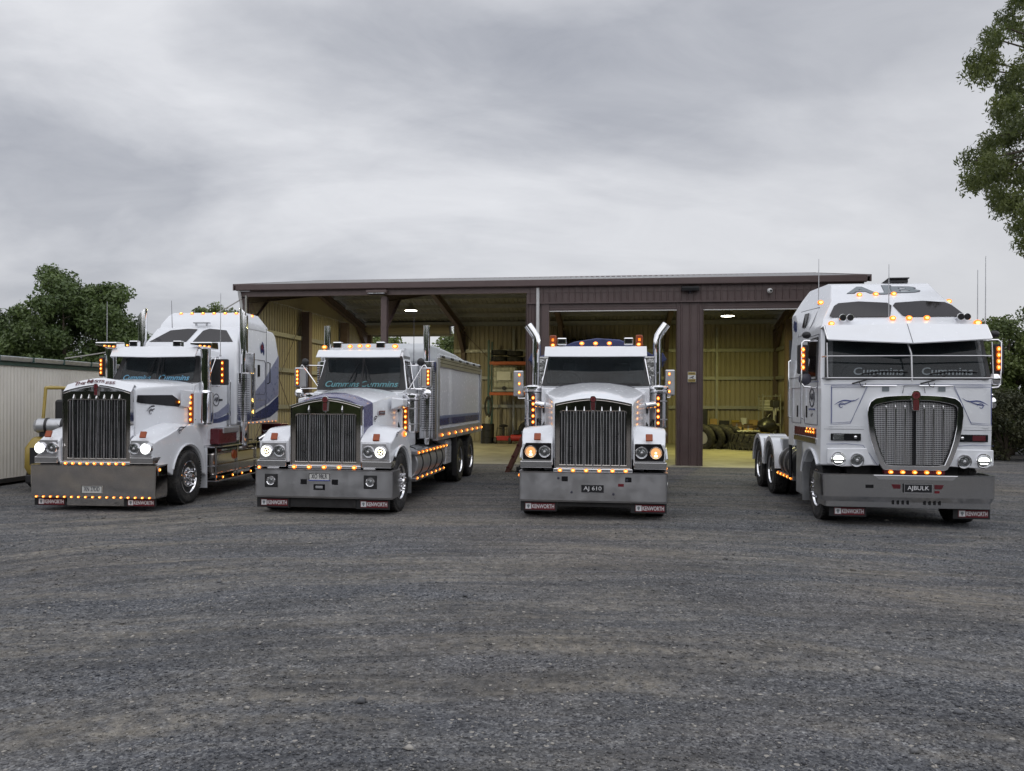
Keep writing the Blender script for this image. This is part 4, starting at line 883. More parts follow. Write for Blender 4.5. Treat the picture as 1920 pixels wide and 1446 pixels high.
# bumper
b4 = bumper_mesh(1.235,.30,.80,.55,.11,taper=.16).build('bumper','bumpersteel',T,ang=22)
MB().prism([(gx-.60,.79),(gx-.52,.72),(gx+.52,.72),(gx+.60,.79)],'y',-.012,.03).build('bumper_lip','chrome',T,bevel=.006)
MB().box(-1.1,1.1,.09,.6,.36,.78).build('bumper_backing','chassis',T)
plate(T,'AJBULK',gx+.03,-.022,.60,.40,.135,'k')
bo = MB().box(-.62,-.50,-.004,.01,.59,.645); bo.build('tow_opening','gloss',T,bevel=.008)
for s in (-1,1):
    MB().prism([(gx+.03+s*.24,.655),(gx+.03+s*.37,.655),(gx+.03+s*.34,.59),(gx+.03+s*.24,.59)],'y',-.006,.004).build('lamp_recess','maroon',T)
    for k in range(4): MB().box(gx+.03+s*(.12+k*.07)-.012,gx+.03+s*(.12+k*.07)+.012,.028,.05,.35,.41).build('bumper_slot','gloss',T,rot=(0,0,0))
MB().box(gx+.27,gx+.34,-.006,-.001,.53,.565).build('hazard_sticker','red',T)
flap(T,-1.10,-.56,.15,.14,.30); flap(T,.68,1.20,.15,.14,.30)
# sides
for s in (-1,1):
    X = s*1.228
    def ln(pts, r_=.006, name='panel_seam', mat='dark', par=cab4): MB().tube([(s*(hw4((y,z))+.002),y,z) for y,z in pts],r_,6).build(name,mat,par)
    ln([(.38,1.52),(1.2,1.52),(1.24,1.56),(1.24,2.95),(.5,2.95),(.38,2.3),(.38,1.52)]); ln([(1.55,1.52),(2.2,1.52),(2.2,2.12),(1.5,2.12),(1.5,1.52)]); ln([(1.32,2.3),(2.4,2.3)])
    ln([(.3,2.2),(1.3,2.2)],.005,'pinstripe','blueline')
    def plt(poly,name,mat,th=.008,off=.001,par=cab4): return quad_plate([(s*(hw4((y,z))+off),y,z) for y,z in poly],th,(s,0,.05)).build(name,mat,par)
    wn = plt([(.45,2.28),(1.1,2.28),(1.1,2.86),(.56,2.86)],'side_window','tint')
    MB().tube([(s*(hw4(p)+.01),p[0],p[1]) for p in ((.42,2.24),(1.15,2.24),(1.15,2.9),(.55,2.9),(.42,2.24))],.014,6).build('window_frame','black',wn)
    bw = plt([(1.62,3.16),(1.78,3.16),(1.78,3.40),(1.62,3.40)],'bunk_window','tint',.01)
    ln([(1.3,3.02),(2.0,3.02),(2.0,3.46),(1.3,3.46),(1.3,3.02)],.005)
    plt([(2.12,3.13),(2.2,3.12),(2.26,3.2),(2.30,3.14),(2.34,3.22),(2.32,3.31),(2.24,3.33),(2.18,3.29),(2.12,3.31),(2.1,3.22)],'country_sticker','navy',.005)
    logo(T, s*1.232, .72, 1.95, .15, s*PI/2)
    MB().box(s*1.234-.003,s*1.234+.003,.52,.92,1.755,1.775).build('pinstripe','blueline',T)
    scroll(T, s*1.234,.7,1.66,.7,s*PI/2)
    for y in (1.05,1.72): MB().box(s*1.234-.008,s*1.234+.008,y,y+.05,1.62,1.82).build('door_handle','gloss',cab4,bevel=.006)
    for y in (1.30,2.28): MB().tube([(s*1.235,y,1.6),(s*1.27,y,1.62),(s*1.27,y,2.6),(s*1.235,y,2.62)],.015,8).build('grab_handle','chrome',cab4)
    # step pocket
    sp_ = MB().box(s*1.231-.006,s*1.231+.006,.45,1.95,1.325,1.46).build('step_pocket','maroon',cab4)
    MB().box(min(s*1.19,s*1.245),max(s*1.19,s*1.245),.42,1.98,1.22,1.31).build('entry_step','steel',cab4,bevel=.012)
    mrow(sp_,(s*1.238,.55,1.40),(s*1.238,1.05,1.40),4,.05,(0,0,s*PI/2)); mrow(sp_,(s*1.238,.55,1.45),(s*1.238,1.0,1.45),3,.04,(0,0,s*PI/2))
    # mirror
    mr_ = MB().box(-.08,.08,0,.10,2.32,2.78).build('mirror','black',T,(s*1.43,.42,0),bevel=.02)
    MB().box(-.05,.03,-.014,-.001,2.36,2.74).build('light_strip','amberoff',mr_,bevel=.008); mrow(mr_,(-.01,-.016,2.42),(-.01,-.016,2.70),4,.055,h=1.4)
    MB().box(-.06,.06,.10,.107,2.35,2.75).build('mirror_glass','chrome',mr_)
    MB().tube([(s*1.2,.5,2.84),(s*1.42,.43,2.84),(s*1.46,.42,2.80),(s*1.46,.42,2.18),(s*1.42,.42,2.12),(s*1.22,.42,2.10)],.016,8).build('mirror_arm','chrome',T)
    MB().ball((s*1.40,.45,2.24),.10,sc=(1,.5,1)).build('wide_angle_mirror','chrome' if s>0 else 'dark',T); MB().ball((s*1.38,.45,2.93),.07,sc=(1,.8,.8)).build('blind_spot_mirror','black',T)
    MB().tube([(s*1.24,.35,2.0),(s*1.31,.33,2.0)],.02,8).ball((s*1.31,.33,1.88),.085,sc=(.6,.5,1)).build('kerb_mirror','chrome',T) if s>0 else None
    # tanks, mudguards, lights
    tk = MB().cyl((s*.86,2.55,.72),(s*.86,3.75,.72),.30,n=30).build('fuel_tank','chassis',T,bevel=.03,ang=30)
    for y in (2.75,3.15,3.55): MB().lathe([(y,.303),(y,.315),(y+.06,.315),(y+.06,.303)],(s*.86,0,.72),'y',30).build('tank_strap','dullsteel',tk)
    tr = MB().box(s*1.12-.03,s*1.12+.03,2.5,3.9,.44,.52).build('light_rail','dullsteel',T,bevel=.008); mrow(tr,(s*1.155,2.62,.48),(s*1.155,3.8,.48),5,.06,(0,0,s*PI/2))
    for y in (4.45,5.82):
        o_ = arc(y,.5,.67,5,175,16); i_ = arc(y,.5,.645,5,175,16)[::-1]; mg = MB().prism(o_+i_,'x',min(s*.62,s*1.20),max(s*.62,s*1.20))
        mg.prism(arc(y,.5,.675,5,175,16)+arc(y,.5,.58,5,175,16)[::-1],'x',min(s*1.19,s*1.215),max(s*1.19,s*1.215)); mg.build('mudguard','white',T,bevel=.006)
    MB().box(min(s*.62,s*1.19),max(s*.62,s*1.19),5.10,5.17,.9,1.10).build('guard_bridge','white',T)
    MB().box(min(s*.7,s*1.15),max(s*.7,s*1.15),6.5,6.52,.15,.9).build('mud_flap','black',T)
MB().box(-.45,.45,4.7,5.6,1.12,1.20).prism([(-.4,5.6),(.4,5.6),(.25,6.1),(.1,5.75),(-.1,5.75),(-.25,6.1)],'z',1.12,1.20).build('turntable','chassis',T,bevel=.02)
MB().box(-1.05,-.5,3.9,4.15,.9,1.15).box(-.6,.6,2.6,3.0,1.0,1.3).cyl((-.9,3.0,1.05),(-.5,3.2,1.05),.12).build('chassis_plumbing','alu',T,bevel=.02)
MB().box(-1.10,1.10,2.50,2.56,1.05,3.2).build('rear_wall_trim','black',T,bevel=.01)
for x,y,z,h_ in ((1.27,.5,2.88,1.25),(-.10,.62,3.15,.9),(-1.02,1.2,3.5,.75),(1.24,.7,3.0,.95)):
    MB().tube([(x,y,z),(x,y,z+h_)],[.009,.005],6).ball((x,y,z),.018).build('aerial','alu',T)
MB().tube([(-1.18,2.54,.5),(-1.18,2.54,3.0)],.03,8).build('exhaust_pipe','black',T)
# ================================================================ workshop shed
M['brown'] = pm('brown_cladding', (.098,.066,.064), .42, var=.12, vscale=2, dirt=(.13,.10,.09), dirt_amt=.4)
M['brownflat'] = pm('brown_flashing', (.10,.068,.066), .4, var=.1, vscale=2)
M['cream'] = pm('cream_sheet', (.35,.31,.225), .45, var=.08, vscale=1.5, dirt=(.30,.26,.18), dirt_amt=.3)
M['zinc'] = pm('zinc_purlin', (.34,.34,.32), .45, .4, var=.12)
M['steelbrown'] = pm('brown_frame_steel', (.12,.085,.082), .5, var=.12)
M['roof'] = pm('roof_sheet', (.33,.33,.33), .4, .3, var=.1, dirt=(.2,.19,.18))
M['concrete'] = pm('shed_concrete', (.34,.32,.25), .55, var=.18, vscale=1.2, bump=.15, bscale=40, dirt=(.10,.09,.07), dirt_amt=.75, dirt_scale=.8)
M['orange'] = pm('orange_rack_beam', (.42,.10,.03), .45, var=.15)
M['rackgreen'] = pm('green_rack_post', (.04,.09,.09), .45, var=.15)
M['ibc'] = pm('cloudy_plastic', (.42,.42,.36), .4, var=.2)
M['yellow'] = pm('yellow_machine_paint', (.36,.26,.045), .4, var=.12, coat=.3, dirt=(.12,.1,.06), dirt_amt=.5)
M['card'] = pm('cardboard', (.40,.27,.12), .8, var=.15)
M['bag'] = pm('black_bag', (.012,.012,.014), .35, var=.3, bump=1, bscale=5)
M['redm'] = pm('red_machine_paint', (.40,.03,.03), .4, var=.15)
M['wood'] = pm('weathered_wood', (.22,.16,.10), .75, var=.2)
M['lampon'] = em('shed_lamp_lit', (1,.97,.85), 14)
M['plastwhite'] = pm('white_plastic', (.6,.6,.6), .4, var=.05)
def ribbed(p0, u, Lw, v, Hh, out, pitch=.19, d=.028, tw=.03):
    """profiled sheet: ribs run along v, spaced along u, sticking out along `out`"""
    p0, u, v, out = Vector(p0), Vector(u).normalized(), Vector(v).normalized(), Vector(out).normalized()
    xs = [(0,0)]; x = pitch*.5
    while x < Lw-tw:
        xs += [(x-tw*.8,0),(x-tw*.35,d),(x+tw*.35,d),(x+tw*.8,0)]; x += pitch
    xs.append((Lw,0)); mb = MB(); n = len(xs); vs = []
    for k in (0,1):
        for a, b in xs: vs.append(tuple(p0+u*a+out*b+v*(Hh*k)))
    for k in (0,1):
        for a, b in xs: vs.append(tuple(p0+u*a+out*(b-.004)+v*(Hh*k)))
    fs = [(i,i+1,n+i+1,n+i) for i in range(n-1)]+[(2*n+i,3*n+i,3*n+i+1,2*n+i+1) for i in range(n-1)]+[(0,n,3*n,2*n),(n-1,3*n-1,4*n-1,2*n-1)]
    return mb.add(vs, fs)
SH = empty('workshop_shed', (-8.49,24.9,0), -rad(7.8), 'long brown steel workshop shed with four bays open behind the trucks', 'shed')
WL, DP, EV, RG = 18.5, 12.5, 5.22, 6.28
fr_s = [.12, 4.62, 9.15, 13.74, 18.38]
# columns and rafters
for i, s in enumerate(fr_s):
    for y in ([.12,4.75,8.86,12.38] if i in (0,4) else [.12,12.38]):
        if i in (2,3) and y < 1: continue
        nm = MB().box(s-.09,s+.09,y-.10,y-.088,0,5.02).box(s-.09,s+.09,y+.088,y+.10,0,5.02).box(s-.006,s+.006,y-.088,y+.088,0,5.02)
        if y in (4.75,8.86): nm = MB().box(s-.02,s+.28,y-.14,y+.14,0,5.1) if i == 0 else MB().box(s-.28,s+.02,y-.14,y+.14,0,5.1)
        nm.build('column', 'steelbrown', SH)
    for a, b in ((.12,DP/2),(DP-.12,DP/2)):
        rf = MB(); za, zb = 5.0, 6.05
        rf.prism([(a,za-.12),(a,za+.16),(b,zb+.13),(b,zb-.15)],'x',s-.008,s+.008)
        for o in (-.15,.13): rf.prism([(a,za+o+.0),(a,za+o+.015),(b,zb+o+.015),(b,zb+o)],'x',s-.09,s+.09)
        sg = 1 if b > a else -1   # haunch and knee brace
        rf.prism([(a,za-.1),(a,za-1.0),(a+sg*1.6,za+.18)],'x',s-.01,s+.01)
        rf.prism([(a,za-1.0),(a,za-1.03),(a+sg*1.6,za+.15),(a+sg*1.6,za+.18)],'x',s-.08,s+.08)
        rf.build('rafter', 'steelbrown', SH)
for k, y in enumerate(list(np.linspace(.5,DP/2-.35,5))+list(np.linspace(DP/2+.35,DP-.5,5))):
    z = 5.0+.18+(1.05)*(1-abs(y-DP/2)/(DP/2)); MB().box(.1,WL-.1,y-.035,y+.035,z,z+.15).build('purlin','zinc',SH)
rib_v = (0, DP/2, RG-EV-.02)
Lr = math.hypot(DP/2+.12, RG-EV)
ribbed((-.12,-.12,EV+.17),(1,0,0),WL+.24,(0,DP/2,RG-EV),Lr,(0,-(RG-EV),DP/2),pitch=.19,d=.03,tw=.04).build('roof','roof',SH)
ribbed((-.12,DP+.12,EV+.17),(1,0,0),WL+.24,(0,-DP/2,RG-EV),Lr,(0,(RG-EV),DP/2),pitch=.19,d=.03,tw=.04).build('roof','roof',SH)
MB().prism([(DP/2-.25,RG+.16),(DP/2,RG+.23),(DP/2+.25,RG+.16),(DP/2,RG+.20)],'x',-.13,WL+.13).build('ridge_cap','brownflat',SH)
# verge trims
for s in (-.16,WL+.12): MB().prism([(-.14,EV+.02),(-.14,EV+.22),(DP/2,RG+.22),(DP+.14,EV+.22),(DP+.14,EV+.02),(DP/2,RG+.02)],'x',s,s+.04).build('verge_trim','brownflat',SH)
# gutter
g = MB().prism([(-.14,5.25),(-.14,5.43),(-.155,5.43),(-.165,5.42),(-.165,5.255),(-.15,5.235),(-.02,5.235),(-.02,5.25)],'x',-.06,WL+.04)
g.build('gutter','brownflat',SH)
MB().box(-.02,WL+.0,-.015,.06,5.06,5.23).build('eave_beam','steelbrown',SH)
# walls
for z0_, z1_ in ((0,5.2),):
    ribbed((0,12.5,0),(0,-1,0),12.48,(0,0,1),5.2,(-1,0,0),pitch=.21,d=.04,tw=.045).build('wall','cream',SH); ribbed((WL,0.02,0),(0,1,0),12.48,(0,0,1),5.2,(1,0,0),pitch=.21,d=.04,tw=.045).build('wall','cream',SH)
for s in (0,WL): MB().prism([(.02,5.2),(12.48,5.2),(DP/2,6.22)],'x',s-.004,s+.004).build('gable_wall','cream',SH)
ribbed((WL,12.5,0),(-1,0,0),WL-4.15,(0,0,1),5.43,(0,1,0),pitch=.21,d=.04,tw=.045).build('wall','cream',SH); ribbed((.3,12.5,0),(-1,0,0),.28,(0,0,1),5.43,(0,1,0),pitch=.21,d=.04,tw=.045).build('wall','cream',SH)
MB().box(.05,WL-.05,12.30,12.46,5.26,5.40).build('eave_strut','zinc',SH)
for z in (1.62,2.9,4.12):
    MB().box(4.2,WL-.1,12.36,12.44,z-.07,z+.07).build('girt','zinc',SH)
    for s in (.06,WL-.14): MB().box(s,s+.08,.3,12.3,z-.07,z+.07).build('girt','zinc',SH)
for s in (6.9,15.85): MB().box(s,s+.1,12.28,12.35,0,5.1).build('wall_post','zinc',SH)
for s, y0_, y1_, z0_, z1_ in ((.2,.4,4.5,.3,4.9),(.2,4.5,.4,.3,4.9)): MB().tube([(s,y0_,z0_),(s,y1_,z1_)],.012,6).build('bracing_rod','steelbrown',SH)
for p_, q_ in (((4.7,12.3,4.9),(9.0,12.3,.6)),((9.1,12.3,4.9),(13.6,12.3,1.0))): MB().tube([p_,q_],.012,6).build('bracing_rod','steelbrown',SH)
# rear roller door
rd = MB().cyl((.12,12.2,5.15),(4.05,12.2,5.15),.27,n=28).build('roller_door','cream',SH,ang=20)
for k in range(12):
    a = 2*PI*k/12; MB().cyl((.12,12.2+.272*math.cos(a),5.15+.272*math.sin(a)),(4.05,12.2+.272*math.cos(a),5.15+.272*math.sin(a)),.012,n=6).build('curtain_rib','cream',rd)
MB().box(.3,4.13,12.38,12.42,4.80,4.92).build('curtain_edge','zinc',rd)
# fascia cladding over the two right bays
fc = ribbed((9.0,0,4.75),(1,0,0),WL-9.0,(0,0,1),.49,(0,-1,0)).build('front_cladding','brown',SH)
MB().box(9.0,WL,-.034,-.030,4.735,4.775).build('cladding_trim','brownflat',SH)
# pillars
def pillar(x0,x1,dp=.5):
    c_ = MB().box(x0,x1,.06,dp,0,5.05).build('pillar','brownflat',SH); ribbed((x0,.05,0),(1,0,0),x1-x0,(0,0,1),4.74,(0,-1,0),pitch=(x1-x0)/3,d=.035,tw=.035).build('pillar_cladding','brown',c_)
    for x in (x0-.006,x1-.004): MB().box(x,x+.012,.0,dp+.01,0,4.74).build('corner_flashing','brownflat',c_)
    return c_
pillar(8.98,9.26); MB().box(9.44,9.66,.02,.3,0,4.74).build('door_jamb','brownflat',SH); MB().box(9.26,9.44,.05,.3,0,5.05).build('pillar','brownflat',SH)
pillar(13.37,14.10)
pillar(18.2,18.5)
MB().cyl((9.33,-.04,.05),(9.33,-.04,5.2),.05,n=14).build('downpipe','plastwhite',SH)
MB().tube([(.03,-.1,5.24),(.03,-.02,5.0),(.05,.02,4.8),(.05,.02,.1)],.05,12).build('downpipe','plastwhite',SH)
MB().tube([(.22,-.03,5.1),(.22,-.03,3.0)],.035,10).build('conduit','zinc',SH)
# rolled doors at the front
for x0,x1 in ((9.66,13.37),(14.10,18.2)):
    d_ = MB().box(x0,x1,.06,.10,4.53,4.75).build('roller_door','brown',SH)
    for k in range(3): MB().box(x0,x1,.05,.062,4.57+k*.065,4.59+k*.065).build('curtain_rib','brown',d_)
    MB().box(x0,x1,.03,.10,4.505,4.528).build('curtain_edge','plastwhite',d_)
    MB().cyl((x0,.42,4.98),(x1,.42,4.98),.22,n=20).build('curtain_drum','brown',d_)
# security bits on the wall
sg = empty('security_sign', (0,0,0), 0, 'small white and yellow camera warning sign on the brown pillar between the right bays', 'sign'); 
SMW = Matrix.Translation((-8.49,24.9,0)) @ Matrix.Rotation(-rad(7.8),4,'Z')
def place(o, x, y, z=0, rz=0): o.location = SMW @ Vector((x,y,z)); o.rotation_euler[2] = -rad(7.8)+rz; return o
place(sg, 13.79, 0.0, 2.58)
bp_ = MB().box(-.115,.115,-.006,0,-.15,.15).build('sign_plate','plate_w',sg,bevel=.003)
for z in (.10,-.10): MB().box(-.105,.105,-.010,-.0065,z-.04,z+.04).build('yellow_band',M['yellow'],sg)
text('WARNING','dark',sg,(0,-.0115,.10),.17,.035)
text('CCTV IN USE','dark',sg,(0,-.0115,-.10),.18,.03)
q = MB(); q.add([(-.07,-.009,-.02),(.05,-.009,.03),(.06,-.009,.0),(-.06,-.009,-.045)],[(0,1,2,3)]); q.tube([(.02,-.01,-.0),(.02,-.01,-.045),(.07,-.01,-.045)],.006,6); q.build('camera_symbol','dark',sg)
fl = empty('floodlight',(0,0,0),0,'dark floodlight at the top of the pillar between the two right bays','light','floodlights under the gutter'); place(fl,13.72,-.1,5.12)
MB().box(-.25,.25,-.12,.10,-.06,.06).build('housing','black',fl,(0,0,0),(rad(15),0,0),bevel=.02); MB().box(-.03,.03,0,.12,-.12,.0).build('bracket','dark',fl)
f2 = empty('floodlight',(0,0,0),0,'brown floodlight housing under the gutter above the open left bay','light','floodlights under the gutter'); place(f2,4.45,-.12,5.13)
MB().box(-.32,.32,-.1,.12,-.03,.06).build('housing','steelbrown',f2,bevel=.015); MB().box(-.27,.27,-.08,.1,-.045,-.031).build('lens','headb',f2)
dc = empty('security_camera',(0,0,0),0,'white ball shaped security camera on brown cladding over the rightmost bay','camera'); place(dc,15.93,-.05,5.02)
MB().ball((0,-.06,0),.075).build('housing','plastwhite',dc); MB().lathe([(-.14,.005),(-.135,.028),(-.11,.032)],(0.02,0,0),'y',14).build('lens','gloss',dc); MB().cyl((0,0,0),(0,.05,0),.05).build('mount','plastwhite',dc)
# lamps inside
def lamp(x,y,z,label,pw,col=(1,.90,.40)):
    o = empty('high_bay_lamp',(0,0,0),0,label,'lamp','lit lamps hanging in the shed'); place(o,x,y,z)
    MB().lathe([(-.03,.02),(-.03,.24),(-.01,.25),(.08,.17),(.16,.09),(.26,.08),(.27,.01)],(0,0,0),'z',28).build('lamp_shade','zinc',o)
    MB().lathe([(-.034,.01),(-.034,.225)],(0,0,0),'z',24).build('lit_disc','lampon',o)
    MB().cyl((0,0,.27),(0,0,.5),.008,n=6).build('hanger','black',o)
    l = bpy.data.lights.new('lamp_glow','AREA'); l.shape = 'DISK'; l.size = .4; l.energy = pw; l.color = col; l.spread = rad(178)
    lo = bpy.data.objects.new('lamp_glow',l); C.objects.link(lo); lo.parent = o; lo.location = (0,0,-.05)
    return o
lamp(3.81,6.2,5.32,'lit lamp under the roof of the open left bay above the tipper truck',250,(1,.88,.46))
lamp(15.55,6.0,4.98,'lit lamp hanging inside the rightmost bay',260,(1,.93,.30))
fo = MB().box(-8.0,8,0,.5,0,1); 
flr = MB().box(-.3,WL+.3,-.35,DP+.3,-.2,.02).build('shed_floor','concrete',None); place(flr,0,0,0); tag(flr,None,None,None,'structure')
for k,(x0,x1,y0,y1) in enumerate(((.0,WL,4.0,4.015),(.0,WL,8.3,8.315),(4.6,4.612,-.3,DP),(9.2,9.212,-.3,DP),(13.7,13.712,-.3,DP))):
    pass
# ---------------------------------------------------------- contents
TY = WR[1]
tyre_s = None
def tyre_mesh(R,w,lug=False):
    mb = MB(); h = w/2; pr = [(-h*.7,R*.56),(-h*.98,R*.66),(-h,R*.8),(-h*.9,R*.95),(-h*.8,R)]
    for i in range(5):
        a = -h*.8+1.6*h*i/5; b = -h*.8+1.6*h*(i+1)/5; pr += [(a+.01,R),(b-.012,R),(b-.008,R*.975),(b,R*.975)]
    pr += [(h*.8,R),(h*.9,R*.95),(h,R*.8),(h*.98,R*.66),(h*.7,R*.56)]
    pr += [(h*.6,R*.58),(h*.8,R*.75),(0,R*.9),(-h*.8,R*.75),(-h*.6,R*.58)]
    mb.lathe(pr+[pr[0]], n=40, closed=True)
    if lug:
        for k in range(22):
            a = 2*PI*k/22
            for s in (-1,1):
                vs = []; x0,x1 = s*.02,s*h*.98; da = .10
                for x,aa in ((x0,a+da*.5),(x1,a-da)):
                    for r_ in (R*.96,R*1.06):
                        for t in (-.05,.05): vs.append((x,r_*math.cos(aa+t),r_*math.sin(aa+t)))
                mb.add(vs,[(0,1,3,2),(4,6,7,5),(0,4,5,1),(2,3,7,6),(0,2,6,4),(1,5,7,3)])
    o = mb.build('tyre','rubber',ang=45); me = o.data; bpy.data.objects.remove(o); return me
TM = tyre_mesh(.5,.28); TMs = tyre_mesh(.36,.22); TMb = tyre_mesh(.78,.62,True)
def tyre(me,x,y,z,rot,label,group,name='tyre'):
    o = bpy.data.objects.new(name,me); C.objects.link(o); tag(o,label,'tyre',group)
    R_ = Matrix.Rotation(-rad(7.8),4,'Z') @ Matrix.Rotation(rot[2],4,'Z') @ Matrix.Rotation(rot[1],4,'Y') @ Matrix.Rotation(rot[0],4,'X')
    o.rotation_euler = R_.to_euler(); o.location = SMW @ Vector((x,y,z)); return o
for i in range(4):
    wds = ['first worn truck tyre from the pillar, with pale hub, leaning in the right bay','second worn tyre of the leaning row on the shed floor','third worn tyre of the leaning row on the shed floor','last tyre of the leaning row, against the big lugged tyre'][i]
    tyre(TM,14.95+i*.40,8.5+i*.12,.48,(0,rad(-12-i*3),rad(48)),wds,'worn tyres leaning in a row')
hb_ = MB().lathe([(-.02,.25),(0,.27),(.02,.24),(.03,.01)],n=24).build('rim','plastwhite',[o for o in C.objects if o.get('label','').startswith('first worn')][0],(-.06,0,0))
tyre(TMb,16.75,8.5,.34,(0,rad(90),0),'big lugged tractor tyre lying flat in the rightmost bay',None,'tractor_tyre')
def simple(name,label,cat,x,y,z,rz=0,group=None): 
    o = empty(name,(0,0,0),0,label,cat,group); return place(o,x,y,z,rz)
bg = simple('rubbish_bag','shiny black rubbish bag on top of the big lugged tyre','bag',17.35,8.3,.70)
bb = MB(); rings = []
for k in range(9):
    t = k/8; r = .36*math.sin(PI*min(1,t*.85+.12))**.7
    rings.append([(r*(1+.16*math.sin(3*a+k)+.06*math.sin(7*a-k))*math.cos(a), r*(1+.13*math.cos(4*a+k*.7))*math.sin(a), t*.58) for a in [2*PI*i/18 for i in range(18)]])
bb.loft(rings).build('bag_body','bag',bg); MB().tube([(0,0,.56),(.05,0,.66),(.12,.03,.68)],[.05,.03,.06],8).build('bag_neck','bag',bg)
for i,(x,z,w_,h_,d_,lb) in enumerate([(16.28,.70,.36,.32,.3,'tan cardboard box tucked behind the last leaning tyre'),(16.72,.70,.34,.26,.3,'brown open cardboard box on the big lugged tyre'),(17.05,.70,.28,.18,.25,'small pale box beside the black rubbish bag')]):
    o = simple('cardboard_box',lb,'box',x,8.75,z,random.uniform(-.3,.3),'boxes on the big tyre')
    MB().box(-w_/2,w_/2,-d_/2,d_/2,0,h_).build('box_body','card',o,bevel=.004); MB().add([(-w_/2,-d_/2,h_+.002),(w_/2,-d_/2,h_+.002),(w_/2+.02,-d_/2-.12,h_+.06),(-w_/2,-d_/2-.12,h_+.05)],[(0,1,2,3)]).build('flap','card',o); MB().box(-.03,.03,-d_/2-.002,-d_/2,0,h_).build('tape','ibc',o)
rp = simple('rope_coil','pale tangled hose coil draped on the big lugged tyre','hose',16.6,8.1,.70)
MB().tube([(.35*math.cos(t*.8)*(1+.2*math.sin(t)), .18*math.sin(t*.8), .02+.05*abs(math.sin(t*1.7))) for t in np.linspace(0,24,90)],.014,6).build('coil','ibc',rp)
# dark cabinet and parts on a bench at the back wall
cb = simple('steel_cabinet','dark steel cabinet against the back wall behind the leaning tyres','cabinet',15.0,11.9,0); MB().box(-.45,.45,-.3,.3,.05,1.55).build('cabinet_body','black',cb,bevel=.01); MB().box(-.43,-.005,-.32,-.30,.1,1.5).build('cabinet_door','black',cb,bevel=.006); MB().box(.005,.43,-.32,-.30,.1,1.5).build('cabinet_door','black',cb,bevel=.006); MB().box(-.04,-.02,-.34,-.32,.75,.95).build('handle','alu',cb)
bn = simple('work_bench','low timber bench of parts against the back wall of the right bay','bench',16.6,11.7,0); MB().box(-1.1,1.1,-.3,.3,.82,.88).build('bench_top','wood',bn,bevel=.006)
for x in (-1.0,1.0):
    for y in (-.25,.25): MB().box(x-.03,x+.03,y-.03,y+.03,0,.82).build('leg','zinc',bn)
for i,(x,mt,w_,h_) in enumerate([(-.9,'card',.3,.25),(-.45,'black',.4,.18),(0,'yellow',.3,.2),(.35,'plastwhite',.22,.3),(.75,'card',.35,.22),(1.0,'redm',.18,.15)]):
    lb = ['tan box at the left end of the low bench','flat black case on the low bench','yellow tool box on the low bench','upright white carton on the low bench','wide tan box towards the right end of the low bench','small red tin at the right end of the low bench'][i]
    o = simple('storage_box',lb,'box',16.6+x,11.7,.885); MB().box(-w_/2,w_/2,-.12,.12,0,h_*.8).build('box_body',mt,o,bevel=.008); MB().box(-w_/2-.006,w_/2+.006,-.126,.126,h_*.8,h_).build('lid',mt,o,bevel=.006)
# drill press style machine and shelf near right wall
mc = simple('drill_press','tall dark pedestal drill by the right wall of the rightmost bay','machine',17.75,9.0,0)
MB().box(-.25,.25,-.25,.25,0,.08).build('base','black',mc,bevel=.02); MB().cyl((0,.1,.08),(0,.1,1.9),.05).build('pedestal','zinc',mc); MB().box(-.13,.13,-.3,.35,1.65,1.95).build('drill_head','black',mc,bevel=.05); MB().cyl((0,-.2,1.35),(0,-.2,1.65),.035,.05).build('chuck','zinc',mc); MB().cyl((0,-.05,.98),(0,-.05,1.02),.22).build('work_table','zinc',mc)
for a in (0,2.1,4.2): MB().tube([(.13,-.1,1.75),(.17,-.1+.16*math.cos(a),1.75+.16*math.sin(a))],.01,6).build('feed_handle','zinc',mc)
sv = simple('steel_shelving','steel shelf unit of stacked boards at the right wall inside the shed','shelf',17.9,11.0,0)
for x in (-.35,.35):
    for y in (-.5,.5): MB().box(x-.02,x+.02,y-.02,y+.02,0,2.2).build('post','zinc',sv)
for z in (.3,.9,1.5,2.1): MB().box(-.37,.37,-.52,.52,z,z+.03).build('shelf','zinc',sv)
for k in range(6): MB().box(-.33,.3,-.45+.02*k,.42,1.54+k*.07,1.59+k*.07).build('stacked_board','plastwhite' if k%2 else 'ibc',sv,bevel=.004)
for i,(x,y,z,w_) in enumerate([(17.45,9.6,0,.4),(17.5,9.65,.36,.3)]):
    o = simple('cardboard_box',['brown carton on the floor by the pedestal drill','smaller brown carton stacked by the pedestal drill'][i],'box',x,y,z); MB().box(-w_/2,w_/2,-w_/2,w_/2,0,.35).build('box_body','card',o,bevel=.005); MB().box(-.03,.03,-w_/2-.002,-w_/2,0,.35).build('tape','ibc',o)
# tyre rack up high in third bay
rk = simple('tyre_rack','high shelf frame holding nine tyres against the back wall','rack',10.3,12.0,0)
for x in (-1.55,1.55):
    for y in (-.3,.3): MB().box(x-.04,x+.04,y-.03,y+.03,0,4.4).build('post','rackgreen',rk)
for z in (2.4,3.85):
    for y in (-.3,.3): MB().box(-1.6,1.6,y-.02,y+.02,z-.05,z+.05).build('beam','orange',rk)
nth = ['leftmost','second','third','fourth','middle','sixth','seventh','eighth','rightmost']
for i in range(9): tyre(TMs,9.02+i*.325,12.0,4.27,(0,0,rad(6)),nth[i]+' tyre of the row on the high shelf behind the blue tarp truck','tyres on the high shelf')
